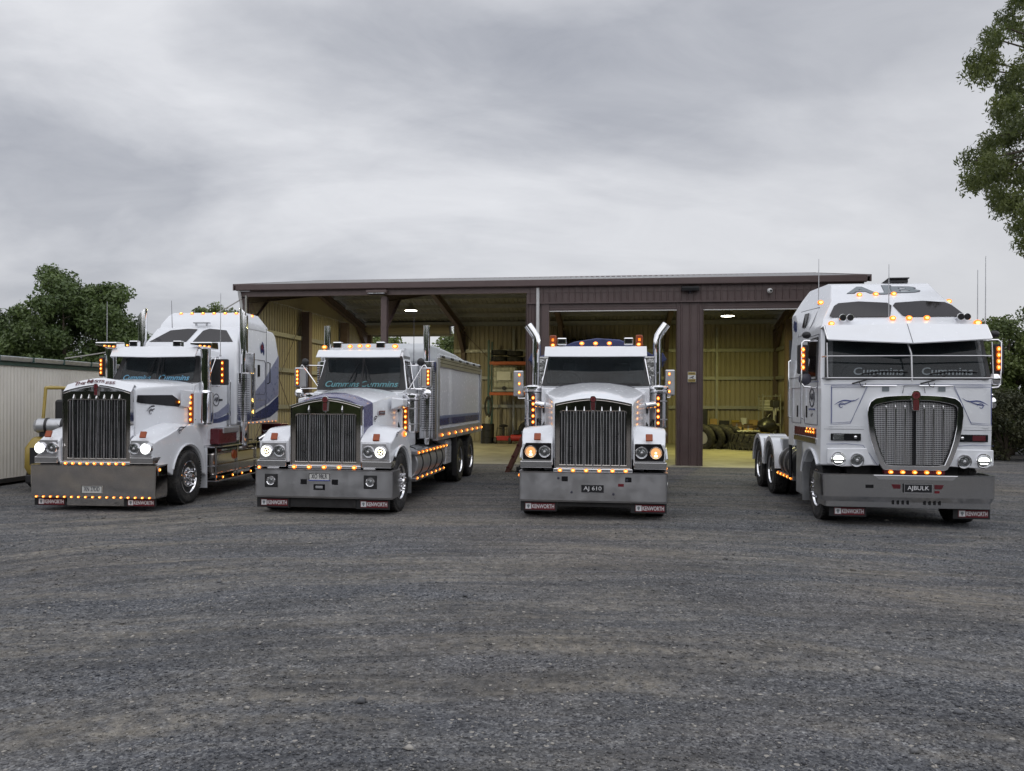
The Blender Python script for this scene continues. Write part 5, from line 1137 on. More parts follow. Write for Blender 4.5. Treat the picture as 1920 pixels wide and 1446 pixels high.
# pallet racking left-centre with contents
pr_ = simple('pallet_racking','blue green pallet racking with orange beams at the back of the shed','racking',6.9,11.3,0)
for x in (-.85,.0+1.9):
    for y in (-.45,.45): MB().box(x-.045,x+.045,y-.035,y+.035,0,4.5).build('upright','rackgreen',pr_)
    for z in (.4,1.3,2.2,3.1): MB().tube([(x,-.42,z),(x,.42,z+.8)],.012,6).build('lacing','rackgreen',pr_)
for z in (2.17,3.5):
    for y in (-.45,.45): MB().box(-.85,1.9,y-.025,y+.025,z-.065,z+.065).build('beam','orange',pr_)
    for x in np.arange(-.7,1.8,.5): MB().box(x,x+.08,-.44,.44,z+.066,z+.09).build('shelf_slat','wood',pr_)
for i,(x,z) in enumerate([(6.45,3.64),(6.45,3.92),(7.15,3.62),(7.15,3.88),(7.85,3.64)]):
    tyre(TMs if i<2 else TMs,x,11.3,z+.06,(0,rad(90),0),['lower dark tyre of the left stack on top of the racking','upper dark tyre of the left stack on top of the racking','lower dark tyre of the middle stack on top of the racking','upper dark tyre of the middle stack on top of the racking','single dark tyre at the right on top of the racking'][i],'tyres stacked on the racking')
ib = simple('liquid_tote','white caged liquid tote with a pink label on the racking','tank',6.75,11.2,2.27)
MB().box(-.48,.48,-.4,.4,.12,1.05).build('bottle','ibc',ib,bevel=.05,seg=3); MB().box(-.52,.52,-.44,.44,0,.1).build('pallet','zinc',ib)
cg = MB()
for x in np.linspace(-.52,.52,7): cg.tube([(x,-.45,.08),(x,-.45,1.1)],.008,6)
for z in np.linspace(.2,1.1,5): cg.tube([(-.52,-.45,z),(.52,-.45,z),(.52,.45,z),(-.52,.45,z),(-.52,-.45,z)],.008,6)
cg.build('cage','zinc',ib); MB().box(-.32,.28,-.47,-.46,.48,.86).build('label','plate_w',ib); MB().cyl((0,-.5,.14),(0,-.42,.14),.09).build('valve','black',ib)
dm = simple('oil_drum','black oil drum standing below the racking','drum',6.05,10.6,0); MB().lathe([(0,.28),(.01,.295),(.28,.29),(.29,.305),(.30,.29),(.58,.29),(.59,.305),(.60,.29),(.86,.295),(.87,.28),(.85,.27),(.85,.01)],(0,0,0),'z',28).build('drum_body','black',dm); MB().cyl((.1,-.1,.85),(.1,-.1,.88),.03).build('bung','zinc',dm)
fn = simple('funnel_can','cream plastic can on top of the black oil drum','container',6.05,10.6,.87); MB().lathe([(0,.1),(.02,.11),(.22,.10),(.28,.04),(.34,.035),(.35,.01)],(0,0,0),'z',18).build('can_body','ibc',fn); MB().tube([(.03,0,.28),(.1,0,.25),(.1,0,.12)],.012,6).build('handle','ibc',fn)
hr = simple('hose_reel','black hose coil hanging on the rack upright','hose',6.05,10.8,1.6)
for r_ in (.30,.34,.26): MB().tube([(r_*.45*math.cos(a),r_*.2*math.sin(a*2)*.2,r_*1.3*math.sin(a)) for a in np.linspace(0,2*PI,26)],.025,8).build('coil','rubber',hr)
MB().box(-.05,.05,.0,.1,.3,.45).build('bracket','zinc',hr)
mw_ = simple('petrol_mower','black and red machine with round seat on the shed floor below the racking','machine',6.75,10.6,0)
MB().box(-.3,.3,-.25,.25,.15,.35).build('deck','redm',mw_,bevel=.04); MB().cyl((0,.05,.35),(0,.05,.72),.05).build('steering_post','black',mw_); MB().lathe([(.72,.02),(.74,.18),(.80,.2),(.84,.12),(.85,.01)],(0,.05,0),'z',18).build('seat','black',mw_); MB().tube([(-.3,-.1,.35),(-.25,-.1,.7),(.1,-.1,.62)],.02,8).build('frame','black',mw_)
for x in (-.32,.32): MB().lathe([(-.06,.05),(-.06,.15),(.06,.15),(.06,.05)],(x,-.2,.15),'x',18).build('wheel','rubber',mw_)
cm = simple('air_compressor','small red air compressor on the floor beside the mower','compressor',7.35,10.4,0)
MB().cyl((-.25,0,.28),(.25,0,.28),.14,n=20).build('tank','redm',cm,bevel=.03); MB().box(-.12,.12,-.1,.1,.42,.62).build('motor','black',cm,bevel=.03); MB().lathe([(-.03,.02),(-.03,.09),(.03,.09),(.03,.02)],(-.3,0,.1),'x',16).build('wheel','rubber',cm); MB().tube([(.25,0,.35),(.35,0,.55),(.3,0,.62)],.012,6).build('handle','black',cm)
tyre(TM,8.15,11.0,.5,(0,rad(8),rad(60)),'large loose wheel leaning below the racking beside the compressor',None)
tyre(TM,7.75,11.7,.5,(0,rad(-6),rad(75)),'tyre standing upright behind the red compressor',None)
# chair and ladder shelf in third bay
cr = simple('plastic_chair','pale plastic chair with tools on it just left of the brown pillar','chair',13.05,7.2,0,.3)
MB().box(-.22,.22,-.22,.22,.42,.45).build('seat','plastwhite',cr,bevel=.012); MB().prism([(.20,.45),(.23,.45),(.30,.88),(.27,.88)],'x',-.21,.21).build('backrest','plastwhite',cr,bevel=.012)
for x in (-.19,.19):
    for y in (-.19,.19): MB().tube([(x,y,.42),(x*1.12,y*1.12,0)],.018,8).build('leg','plastwhite',cr)
    MB().tube([(x*1.1,-.2,.45),(x*1.1,-.18,.64),(x*1.1,.22,.66)],.018,8).build('armrest','plastwhite',cr)
tb_ = simple('tool_tray','yellow tool tray lying on the pale plastic chair','tool box',13.05,7.2,.455); MB().box(-.15,.15,-.1,.1,0,.08).build('tray','yellow',tb_,bevel=.01); MB().tube([(-.14,0,.08),(-.12,0,.2),(.12,0,.2),(.14,0,.08)],.01,6).build('handle','black',tb_)
bs_ = simple('blue_workbench','blue steel bench rack behind the plastic chair','bench',13.0,10.6,0)
for x in (-.5,.5):
    for y in (-.3,.3): MB().box(x-.03,x+.03,y-.03,y+.03,0,2.0).build('post',M['tarpblue'],bs_)
for z in (.5,1.0,1.5,1.95): MB().box(-.52,.52,-.32,.32,z,z+.04).build('shelf','zinc' if z<1.9 else 'tarpblue',bs_,bevel=.004)
for i,(x,z,mt) in enumerate([(-.25,1.04,'black'),(.2,1.04,'card'),(-.1,.54,'zinc'),(.25,.54,'black'),(0,1.54,'redm')]):
    lb=['black case on the second shelf of the blue rack','tan carton on the second shelf of the blue rack','grey metal tin on the bottom shelf of the blue rack','black case on the bottom shelf of the blue rack','red case on the upper shelf of the blue rack'][i]
    o = simple('storage_box',lb,'box',13.0+x,10.55,z); MB().box(-.14,.14,-.2,.2,0,.2).build('box_body',mt,o,bevel=.008); MB().box(-.145,.145,-.205,.205,.2,.24).build('lid',mt,o,bevel=.006)
rm_ = simple('steel_ramp','tilted rusty steel ramp leaning behind the left side of the blue tarp truck','ramp',8.55,-2.2,0)
MB().prism([(-.25,0),(-.12,0),(.48,1.35),(.36,1.35)],'y',0,.6).build('ramp_plate',pm('rusty_steel',(.16,.07,.05),.7,var=.3),rm_,bevel=.01)
rm_.location = (.06,20.9,0); rm_.rotation_euler = (0,0,-.1)
for k in range(4): MB().box(-.02+.13*k-.18,.06+.13*k-.18,-.02,.62,.12+.29*k,.15+.29*k).build('rung','maroon',rm_)
jk = simple('trolley_jack','small black trolley jack on the concrete at the shed entrance','jack',8.75,-.9,0)
jk.location=(.38,21.0,0.0)
MB().box(-.25,.2,-.1,.1,.05,.14).prism([(-.2,.14),(.1,.14),(.0,.26),(-.1,.28)],'y',-.06,.06).build('jack_frame','black',jk,bevel=.015); MB().tube([(.1,0,.15),(.35,0,.3)],.015,6).build('handle','black',jk)
for x in (-.2,.15): MB().lathe([(-.12,.02),(-.12,.05),(.12,.05),(.12,.02)],(0,0,0),'y',12).build('wheel','black',jk,(x,0,.05))
# ================================================================ left cream building
LB = empty('site_shed', (-11.22,17.6,0), -rad(4.6), 'low cream ribbed shed with a dark green roof edge at the far left', 'shed')
ribbed((0,-4,.10),(0,1,0),13,(0,0,1),2.5,(1,0,0),pitch=.11,d=.008,tw=.035).build('wall',pm('pale_cream_sheet',(.70,.675,.63),.5,var=.05,vscale=1.2,dirt=(.25,.22,.18),dirt_amt=.35,dirt_scale=1),LB)
M['green'] = pm('green_trim',(.035,.075,.07),.4,var=.15)
MB().box(-3,.02,-4,9,.0,.1).build('base_gap_shade','black',LB); MB().box(-3,-.01,9.0,9.01,.1,2.6).build('end_wall','cream',LB)  # black box stands in for the shaded gap under the wall
MB().box(-.02,.05,-4.02,9.02,2.60,2.70).build('fascia','green',LB,bevel=.006)
MB().prism([(.03,2.70),(.13,2.70),(.15,2.76),(.15,2.80),(.13,2.80),(.03,2.75)],'y',-4.0,9.0).build('gutter','alu',LB,bevel=.01)
for y in np.arange(-3.6,9,1.1): MB().box(.02,.16,y,y+.04,2.69,2.81).build('gutter_clip','green',LB)
MB().prism([(.1,2.79),(-3.1,3.05),(-3.1,2.98),(.1,2.72)],'y',-4.05,9.05).build('roof','green',LB)
wn = MB().box(.010,.05,2.05,3.5,.95,2.16).build('window','black',LB,bevel=.01); MB().box(.05,.056,2.12,3.43,1.02,2.09).build('pane','tint',wn)
MB().box(.05,.065,2.7,2.75,1.02,2.09).build('mullion','alu',wn)
# ------------------------------------------------ forklift
FK = empty('forklift', (-9.58,17.1,0), rad(8), 'yellow forklift with a strapped gas cylinder parked between the cream shed and the left truck', 'forklift')
MB().loft([[(-.5,-.5,.25),(.5,-.5,.25),(.5,.1,.25),(-.5,.1,.25)],[(-.55,-.6,.45),(.55,-.6,.45),(.55,.15,.45),(-.55,.15,.45)],[(-.55,-.58,.85),(.55,-.58,.85),(.55,.15,.85),(-.55,.15,.85)],[(-.45,-.45,1.08),(.45,-.45,1.08),(.45,.15,1.08),(-.45,.15,1.08)]]).build('counterweight','yellow',FK,bevel=.08,seg=3)
MB().box(-.42,.42,-.605,-.59,.5,.86).build('rear_grille','black',FK,bevel=.01)
MB().box(-.5,.5,.15,1.6,.3,.85).build('chassis_body','yellow',FK,bevel=.04); MB().box(-.52,.52,-.58,.2,.12,.3).build('bumper','black',FK,bevel=.03)
gc = MB().lathe([(-.42,.05),(-.41,.12),(-.35,.155),(.35,.155),(.41,.12),(.42,.05)],(0,-.35,1.30),'x',24).build('gas_cylinder','alu',FK,ang=30)
for x in (-.2,.12): MB().lathe([(x,.158),(x,.168),(x+.05,.168),(x+.05,.158)],(0,-.35,1.30),'x',24).build('strap','black',gc)
MB().box(-.3,.3,-.45,-.25,1.08,1.16).build('cylinder_cradle','black',FK)
gd = MB()
for s in (-1,1): gd.tube([(s*.42,-.05,1.05),(s*.40,.1,2.1),(s*.38,.25,2.12),(s*.38,1.3,2.12),(s*.42,1.55,1.0)],.034,8)
gd.tube([(-.42,.12,2.1),(.42,.12,2.1)],.034,8)
for y in (.4,.65,.9,1.15): gd.tube([(-.38,y,2.12),(.38,y,2.12)],.02,6)
gd.build('overhead_guard','yellow',FK); MB().box(-.24,.24,.12,.24,1.1,1.85).build('backrest','black',FK,bevel=.06,seg=3); MB().box(-.24,.24,.2,.65,1.02,1.14).build('seat','black',FK,bevel=.04)
for x in (-.25,.25): MB().box(x-.06,x+.06,1.7,1.85,.1,2.1).build('mast_rail','black',FK); MB().box(x-.05,x+.05,1.85,2.9,.06,.11).build('fork','black',FK)
for s in (-1,1):
    for y,r_ in ((-.15,.24),(1.3,.32)): MB().lathe([(-.09,.1),(-.09,r_-.03),(-.06,r_),(.06,r_),(.09,r_-.03),(.09,.1)],(s*.5,y,r_),'x',24).build('wheel','rubber',FK)
# ------------------------------------------------ cable
cbl = MB(); P_ = [Vector((-10.9,19.5,2.85)),Vector((-8.4,24.8,4.98))]
pts_ = []
for i in range(17):
    t = i/16; p = P_[0].lerp(P_[1],t); pts_.append((p.x,p.y,p.z-.35*math.sin(PI*t)))
cbl.tube(pts_,.018,6); tag(cbl.build('power_cable',pm('grey_cable',(.30,.29,.27),.6)),'slack overhead cable running from the cream shed roof to the brown shed','cable')
# ------------------------------------------------ trees
def leafmat(name,c1,c2,tr=.25):
    m,nt,b = newmat(name); L = nt.links
    at = N(nt,'ShaderNodeAttribute'); at.attribute_name='tone'
    mx = N(nt,'ShaderNodeMix',data_type='RGBA'); mx.inputs[6].default_value=(*c1,1); mx.inputs[7].default_value=(*c2,1); L.new(at.outputs['Fac'],mx.inputs[0])
    L.new(mx.outputs[2],b.inputs['Base Color']); b.inputs['Roughness'].default_value=.5
    t = N(nt,'ShaderNodeBsdfTranslucent'); L.new(mx.outputs[2],t.inputs['Color']); ms = N(nt,'ShaderNodeMixShader'); ms.inputs[0].default_value=tr
    L.new(b.outputs[0],ms.inputs[1]); L.new(t.outputs[0],ms.inputs[2]); L.new(ms.outputs[0],nt.nodes['Material Output'].inputs['Surface']); return m
M['leafA'] = leafmat('dark_broad_leaf',(.048,.080,.026),(.155,.215,.065))
M['leafB'] = leafmat('olive_leaf',(.052,.074,.022),(.18,.21,.060),.45)
M['leafC'] = leafmat('bright_green_leaf',(.058,.088,.028),(.20,.25,.070))
M['leafD'] = leafmat('dark_shrub_leaf',(.028,.038,.018),(.105,.105,.045))
M['bark'] = pm('bark',(.10,.08,.06),.85,var=.3,vscale=10,bump=.6,bscale=25)
def leaves(name, clumps, per, size, mat, parent, asp=1.0, droop=0, flat=.75):
    n = len(clumps)*per; cc = np.repeat(np.array([c[:3] for c in clumps]),per,0); rr = np.repeat(np.array([c[3] for c in clumps]),per)
    d = rng.normal(size=(n,3)); d /= np.linalg.norm(d,axis=1)[:,None]; r = rng.random(n)**.45
    p = cc+d*(rr*r)[:,None]*np.array([1,1,flat])
    nrm = rng.normal(size=(n,3))+d*.8+np.array([0,0,.5]); nrm /= np.linalg.norm(nrm,axis=1)[:,None]
    t = rng.normal(size=(n,3)); t[:,2] -= droop; a = np.cross(nrm,t); a /= np.linalg.norm(a,axis=1)[:,None]; b = np.cross(nrm,a)
    s = size*(.6+.8*rng.random(n))[:,None]; w = s*.5/asp
    V = np.stack([p-b*s*.5, p+a*w*.5-b*s*.05, p+b*s*.5+nrm*s*.12, p-a*w*.5-b*s*.05],1).reshape(-1,3)
    me = bpy.data.meshes.new(name); me.vertices.add(4*n); me.vertices.foreach_set('co',V.ravel().astype(np.float32)); me.loops.add(4*n); me.loops.foreach_set('vertex_index',np.arange(4*n,dtype=np.int32))
    me.polygons.add(n); me.polygons.foreach_set('loop_start',(np.arange(n)*4).astype(np.int32)); me.update(); me.validate()
    ct = np.repeat(rng.random(len(clumps)),per); tone = np.clip(.5*ct+.5*rng.random(n)-.05,0,1)
    at = me.attributes.new('tone','FLOAT','FACE'); at.data.foreach_set('value',tone.astype(np.float32)); me.materials.append(M[mat])
    o = bpy.data.objects.new(name,me); C.objects.link(o); o.parent=parent; return o
def limbs(parent, base, tops, r0, fork_z, name='trunk'):
    mb = MB(); f = Vector(base)+Vector((0,0,fork_z)); mb.tube([base,tuple(Vector(base).lerp(f,.5)+Vector((.05,.03,0))),tuple(f)],[r0*1.25,r0,r0*.8],10)
    for t in tops:
        T_ = Vector(t); mid = f.lerp(T_,.5)+Vector((random.uniform(-.25,.25),random.uniform(-.25,.25),random.uniform(-.1,.35)))
        mb.tube([tuple(f-Vector((0,0,.15))),tuple(mid),tuple(T_)],[r0*.5,r0*.28,r0*.07],7)
        for k in range(3):
            q = mid.lerp(T_,.2+.25*k); e = q+Vector((random.uniform(-.7,.7),random.uniform(-.7,.7),random.uniform(.1,.6)))*r0*3; mb.tube([tuple(q),tuple(e)],[r0*.15,r0*.03],5)
    return mb.build(name,'bark',parent)
def ell_clumps(cx,cy,cz,rx,ry,rz_,n,rmin,rmax,shell=.55):
    out = []
    for _ in range(n):
        d = rng.normal(size=3); d /= np.linalg.norm(d); r = shell+(1-shell)*rng.random(); out.append((cx+d[0]*rx*r,cy+d[1]*ry*r,cz+d[2]*rz_*r,rmin+(rmax-rmin)*rng.random()))
    return out
def tree(loc,label,lobes,per,size,mat,group='trees around the yard',trunk=True,r0=.25,fork=1.5,name='broad_tree',asp=1.0,droop=0):
    t = empty(name,loc,0,label,'tree',group); cl = []
    for l in lobes: cl += ell_clumps(*l)
    leaves('crown',cl,per,size,mat,t,asp,droop)
    if trunk: limbs(t,(0,0,0),[c[:3] for c in random.sample(cl,min(16,len(cl)))],r0,fork)
    return t
tree((-21.6,40,0),'large dark round crowned tree behind the cream shed at the left',[(0,0,4.6,3.3,3.0,3.4,80,.6,.95),(-.6,0,6.9,1.6,1.8,1.4,26,.5,.8),(1.0,.2,6.6,1.2,1.4,1.3,16,.45,.7),(2.1,0,4.6,1.9,1.7,2.0,28,.5,.8),(-2.3,0,4.6,1.9,1.7,2.2,26,.5,.8),(-1.7,0,2.6,2.6,2,1.2,22,.6,.8),(1.6,0,2.3,2.3,2,1.2,22,.6,.8)],330,.19,'leafA')
tree((-27.0,40.5,0),'dark tree cut by the left edge of the picture behind the cream shed',[(0,0,4.2,2.6,2.4,2.6,50,.6,.9),(.5,0,2.2,2.2,2,1.4,20,.6,.8)],320,.19,'leafA')
tree((-31.5,42,0),'dark tree further left behind the cream shed',[(0,0,4.5,3,2.6,3,40,.7,1)],240,.22,'leafA')
tree((-19.0,50.5,0),'small tree top showing over the sleeper cab of the left truck',[(0,0,6.6,1.3,1.3,1.6,26,.4,.7),(0,0,4,2,2,2,20,.6,.9)],260,.2,'leafC')
tree((-16.6,52,0),'low bushy tree top just left of the brown shed roof',[(.5,0,6.2,1.4,1.3,1.5,26,.4,.7),(-1.0,0,5.6,1.1,1.3,1.2,16,.4,.6),(0,0,3.6,2.4,2,2,26,.6,.9)],260,.2,'leafC')
for i,(x,y,h_) in enumerate(((-9.6,50,6.6),(-6.6,47,5.6),(-3.4,48,6.4),(.4,50,6.8))):
    tree((x,y,0),['leftmost of the green trees seen through the rear doorway of the shed','second of the green trees seen through the rear doorway','third of the green trees seen through the rear doorway','rightmost tree behind the rear doorway of the shed'][i],[(0,0,h_*.55,2.1,1.8,h_*.42,70,.5,.8)],260,.2,'leafC','trees behind the rear doorway')
# right hedge trees
for i,(x,y,h_,rx) in enumerate(((17.9,29.0,5.0,2.0),(20.8,29.5,5.9,2.4),(24.6,30,6.3,2.6),(28.5,30,6.2,2.6))):
    tree((x,y,0),['rounded green tree directly behind the right edge of the cab over truck','taller rounded green tree at the right edge of the picture','green tree beyond the right edge behind the hedge','furthest right green tree of the boundary row'][i],[(0,0,h_*.62,rx,1.7,h_*.36,60,.35,.62,.7),(0,0,h_*.34,rx,1.6,h_*.3,36,.45,.7,.6)],420,.13,'leafC','green trees along the right boundary',fork=1.0)
for i,(x,y,r_) in enumerate(((16.2,26.2,1.2),(18.2,26.0,1.35),(20.6,26.2,1.3),(23,26.4,1.4),(14.6,28.5,1.2))):
    tree((x,y,0),['dark shrub at the foot of the trees beside the cab over truck','dark wide shrub at the right edge of the picture','dark shrub beyond the right edge','furthest right dark shrub of the row','dark shrub hidden behind the cab over truck'][i],[(0,0,1.15,r_,.9,1.0,34,.35,.55,.6)],380,.10,'leafD','dark shrubs along the right boundary',name='shrub',r0=.08,fork=.3)
# big overhanging tree on the right
BT = empty('overhanging_tree',(13.2,16.5,0),0,'tall leafy tree overhanging from the right edge at the top of the picture','tree')
def at3(px,py,D): 
    u = px+12-960; v = py-8-723
    return Vector((u/1500*D-13.2, D-16.5, 1.88+(28-v)/1500*D))
cl = []
spec = [(1895,10,1.0),(1870,55,.75),(1845,75,.6),(1905,80,1.0),(1835,120,.75),(1880,130,1.0),(1825,133,.5),(1865,170,.7),(1905,170,1.0),(1880,205,.6),(1862,215,.45),(1910,230,.9),(1890,255,.8),(1860,258,.6),(1838,275,.4),(1845,300,.6),(1885,300,.8),(1815,305,.5),(1808,338,.45),(1835,325,.6),(1870,340,.7),(1905,340,.9),(1822,352,.35),(1855,372,.5),(1890,378,.7),(1868,398,.35),(1915,400,.7),(1893,425,.35),(1925,430,.6),(1912,462,.25),(1918,-20,1),(1950,60,1.2),(1960,160,1.2),(1950,250,1.1),(1955,340,1.0),(1945,400,.8),(2000,100,1.4),(2010,250,1.4),(2000,380,1.1),(1950,-70,1.2),(2040,20,1.5),(2060,180,1.5),(2060,330,1.4),(1990,-120,1.4),(2080,-80,1.6)]
for px,py,r_ in spec:
    D = 16+rng.normal()*1.0
    for k in range(int(3+r_*5)):
        c_ = at3(px+rng.normal()*r_*20, py+rng.normal()*r_*17, D+rng.normal()*.5); cl.append((c_.x,c_.y,c_.z,.22*(.7+.6*rng.random())))
for k in range(60):
    cl.append((abs(rng.normal())*2.0+2.6, rng.normal()*2.2, 6+rng.random()*6,.5))
leaves('crown',cl,105,.10,'leafB',BT,1.6,1.2,1.0)
tt = [at3(px,py,16) for px,py,r_ in spec if r_ >= .5]
mb = MB(); mb.tube([(1.5,0,0),(1.4,0,2.5),(1.2,0,4.6)],[.42,.34,.28],12)
hub_ = Vector((1.3,0,4.5)); hub2 = Vector((1.1,0,7.5)); mb.tube([hub_,hub2,(1.5,.3,10.5)],[.28,.18,.06],10)
for t in tt:
    h_ = hub_ if t.z < 6.2 else hub2; m1 = h_.lerp(t,.5)+Vector((.2,0,.25)); mb.tube([h_,m1,t],[.07,.035,.012],6)
mb.build('trunk','bark',BT)
# ------------------------------------------------ wood behind the viewer (seen in the chrome)
cl = []; rg = []
for k in range(260):
    a = rad(rng.uniform(138,402)); R_ = 40+rng.normal()*1.5; cl.append((R_*math.cos(a), R_*math.sin(a)+4, rng.uniform(.5,8.0),1.6+rng.random()))
w_ = leaves('distant_wood',cl,130,.9,'leafA',None); tag(w_,'dark belt of trees across the road behind the viewer','trees',None,'stuff')
wm = MB(); A_ = [rad(136+268*i/90) for i in range(91)]
hs_ = [7.6+1.3*math.sin(i*.9)+.9*math.sin(i*2.3+1) for i in range(91)]
wm.loft([[(38.5*math.cos(a),38.5*math.sin(a)+4,0),(38.7*math.cos(a),38.7*math.sin(a)+4,h),(44*math.cos(a),44*math.sin(a)+4,h),(45*math.cos(a),45*math.sin(a)+4,0)] for a,h in zip(A_,hs_)])
wm.build('reflection_core',pm('dark_core_fill',(.014,.02,.012),.9,var=.4),w_)  # unseen solid core added in the tree belt for dark reflections in chrome
# ------------------------------------------------ ground
gm,nt,b = newmat('gravel'); L = nt.links
tc = N(nt,'ShaderNodeTexCoord')
def noise(sc,det=4,rough=.55,vec=None,dist=0):
    n = N(nt,'ShaderNodeTexNoise'); n.inputs['Scale'].default_value=sc; n.inputs['Detail'].default_value=det; n.inputs['Roughness'].default_value=rough; n.inputs['Distortion'].default_value=dist
    L.new(vec or tc.outputs['Object'],n.inputs['Vector']); return n.outputs['Fac']
def mrange(v,a,b_,c=0,d=1):
    n = N(nt,'ShaderNodeMapRange'); n.inputs['From Min'].default_value=a; n.inputs['From Max'].default_value=b_; n.inputs['To Min'].default_value=c; n.inputs['To Max'].default_value=d; L.new(v,n.inputs['Value']); return n.outputs[0]
def mixc(f,a,b_,bt='MIX'):
    n = N(nt,'ShaderNodeMix',data_type='RGBA',blend_type=bt)
    (L.new(f,n.inputs[0]) if not isinstance(f,(int,float)) else setattr(n.inputs[0],'default_value',f))
    for v,i in ((a,6),(b_,7)):
        if isinstance(v,tuple): n.inputs[i].default_value=(*v,1)
        else: L.new(v,n.inputs[i])
    return n.outputs[2]
def math_(op,a,b_):
    n = N(nt,'ShaderNodeMath',operation=op)
    for v,i in ((a,0),(b_,1)):
        if isinstance(v,(int,float)): n.inputs[i].default_value=v
        else: L.new(v,n.inputs[i])
    return n.outputs[0]
def vor(sc,out='Color',feat='F1'):
    v = N(nt,'ShaderNodeTexVoronoi',feature=feat); v.inputs['Scale'].default_value=sc; L.new(wv,v.inputs['Vector']); return v
wn_ = N(nt,'ShaderNodeTexNoise'); wn_.inputs['Scale'].default_value=30; L.new(tc.outputs['Object'],wn_.inputs['Vector'])
va = N(nt,'ShaderNodeVectorMath',operation='MULTIPLY_ADD'); L.new(wn_.outputs['Color'],va.inputs[0]); va.inputs[1].default_value=(.02,.02,.02); L.new(tc.outputs['Object'],va.inputs[2]); wv = va.outputs[0]
v1 = vor(62); v2 = vor(150); v3 = vor(24)
sx = N(nt,'ShaderNodeSeparateColor'); L.new(v1.outputs['Color'],sx.inputs[0]); s2 = N(nt,'ShaderNodeSeparateColor'); L.new(v2.outputs['Color'],s2.inputs[0]); s3 = N(nt,'ShaderNodeSeparateColor'); L.new(v3.outputs['Color'],s3.inputs[0])
base = mixc(mrange(s2.outputs[0],0,1),(.050,.053,.062),(.145,.15,.16))
stone = mixc(mrange(sx.outputs[1],.15,1),(.035,.038,.046),(.23,.233,.238))
col = mixc(mrange(sx.outputs[0],.35,.6),base,stone)
def yard_tint(col):
    """tan fines, worn brown areas and dark damp streaks laid over `col` by tyres circling the yard"""
    sp = N(nt,'ShaderNodeSeparateXYZ'); L.new(tc.outputs['Object'],sp.inputs[0])
    yy = math_('ADD',sp.outputs['Y'],3.5); r = math_('SQRT',math_('ADD',math_('MULTIPLY',sp.outputs['X'],sp.outputs['X']),math_('MULTIPLY',yy,yy)),0); th = math_('ARCTAN2',sp.outputs['X'],yy)
    cb = N(nt,'ShaderNodeCombineXYZ'); L.new(math_('MULTIPLY',r,1.25),cb.inputs[0]); L.new(math_('MULTIPLY',th,2.6),cb.inputs[1])
    cb2 = N(nt,'ShaderNodeCombineXYZ'); L.new(math_('MULTIPLY',r,2.6),cb2.inputs[0]); L.new(math_('MULTIPLY',th,4.0),cb2.inputs[1]); cb2.inputs[2].default_value=4.0
    mp = N(nt,'ShaderNodeMapping'); mp.inputs['Rotation'].default_value=(0,0,rad(24)); mp.inputs['Scale'].default_value=(.22,1.1,1); L.new(tc.outputs['Object'],mp.inputs['Vector'])
    st1 = mrange(noise(1.0,7,.62,mp.outputs[0],.8),.47,.66); st2 = mrange(noise(1.0,7,.62,cb.outputs[0],.6),.45,.61); bl = mrange(noise(.28,4,.5),.38,.62)
    fine = mrange(noise(9,5,.7),.25,.6)
    tanf = math_('MULTIPLY',math_('MULTIPLY',math_('MAXIMUM',math_('MULTIPLY',st1,.8),st2),fine),math_('ADD',math_('MULTIPLY',bl,.45),.5))
    col = mixc(math_('MINIMUM',math_('MULTIPLY',tanf,1.05),.85),col,(.205,.186,.155))
    col = mixc(math_('MULTIPLY',mrange(noise(.13,3,.5,None,.3),.46,.60),.5),col,mixc(.45,col,(.18,.15,.12)))
    dk = math_('MULTIPLY',mrange(noise(1.0,7,.65,cb2.outputs[0],.6),.46,.68),.48)
    cb3 = N(nt,'ShaderNodeCombineXYZ'); L.new(math_('MULTIPLY',r,7.5),cb3.inputs[0]); L.new(math_('MULTIPLY',th,2.4),cb3.inputs[1])
    ln = mrange(noise(1.0,5,.6,cb3.outputs[0],.4),.36,.64,.84,1.15); vm3 = N(nt,'ShaderNodeVectorMath',operation='SCALE'); L.new(mixc(dk,col,(.036,.040,.050)),vm3.inputs[0]); L.new(ln,vm3.inputs['Scale'])
    return vm3.outputs[0]
col = yard_tint(col)
pat = mrange(noise(.8,5,.6),.3,.7,.84,1.14); pat = math_('MULTIPLY',math_('MULTIPLY',pat,mrange(noise(16,6,.75),.32,.68,.62,1.42)),mrange(noise(4.5,6,.7),.34,.66,.84,1.18)); vm = N(nt,'ShaderNodeVectorMath',operation='SCALE'); L.new(col,vm.inputs[0]); L.new(pat,vm.inputs['Scale'])
sp_ = math_('MULTIPLY',math_('GREATER_THAN',s3.outputs[0],.965),math_('LESS_THAN',v3.outputs['Distance'],.35)); col2 = mixc(sp_,vm.outputs[0],(.33,.31,.28))
L.new(col2,b.inputs['Base Color']); b.inputs['Roughness'].default_value=.9; b.inputs['Specular IOR Level'].default_value=.25
h1 = math_('MULTIPLY',v1.outputs['Distance'],-.010); h2 = math_('MULTIPLY',v2.outputs['Distance'],-.004); h3 = math_('MULTIPLY',noise(2.2,6,.6),.06); h4 = math_('MULTIPLY',noise(6,5,.6),.02)
hh = math_('ADD',math_('ADD',h1,h2),math_('ADD',h3,h4))
bp = N(nt,'ShaderNodeBump'); bp.inputs['Strength'].default_value=.85; bp.inputs['Distance'].default_value=1.0; L.new(hh,bp.inputs['Height']); L.new(bp.outputs[0],b.inputs['Normal'])
M['gravel']=gm
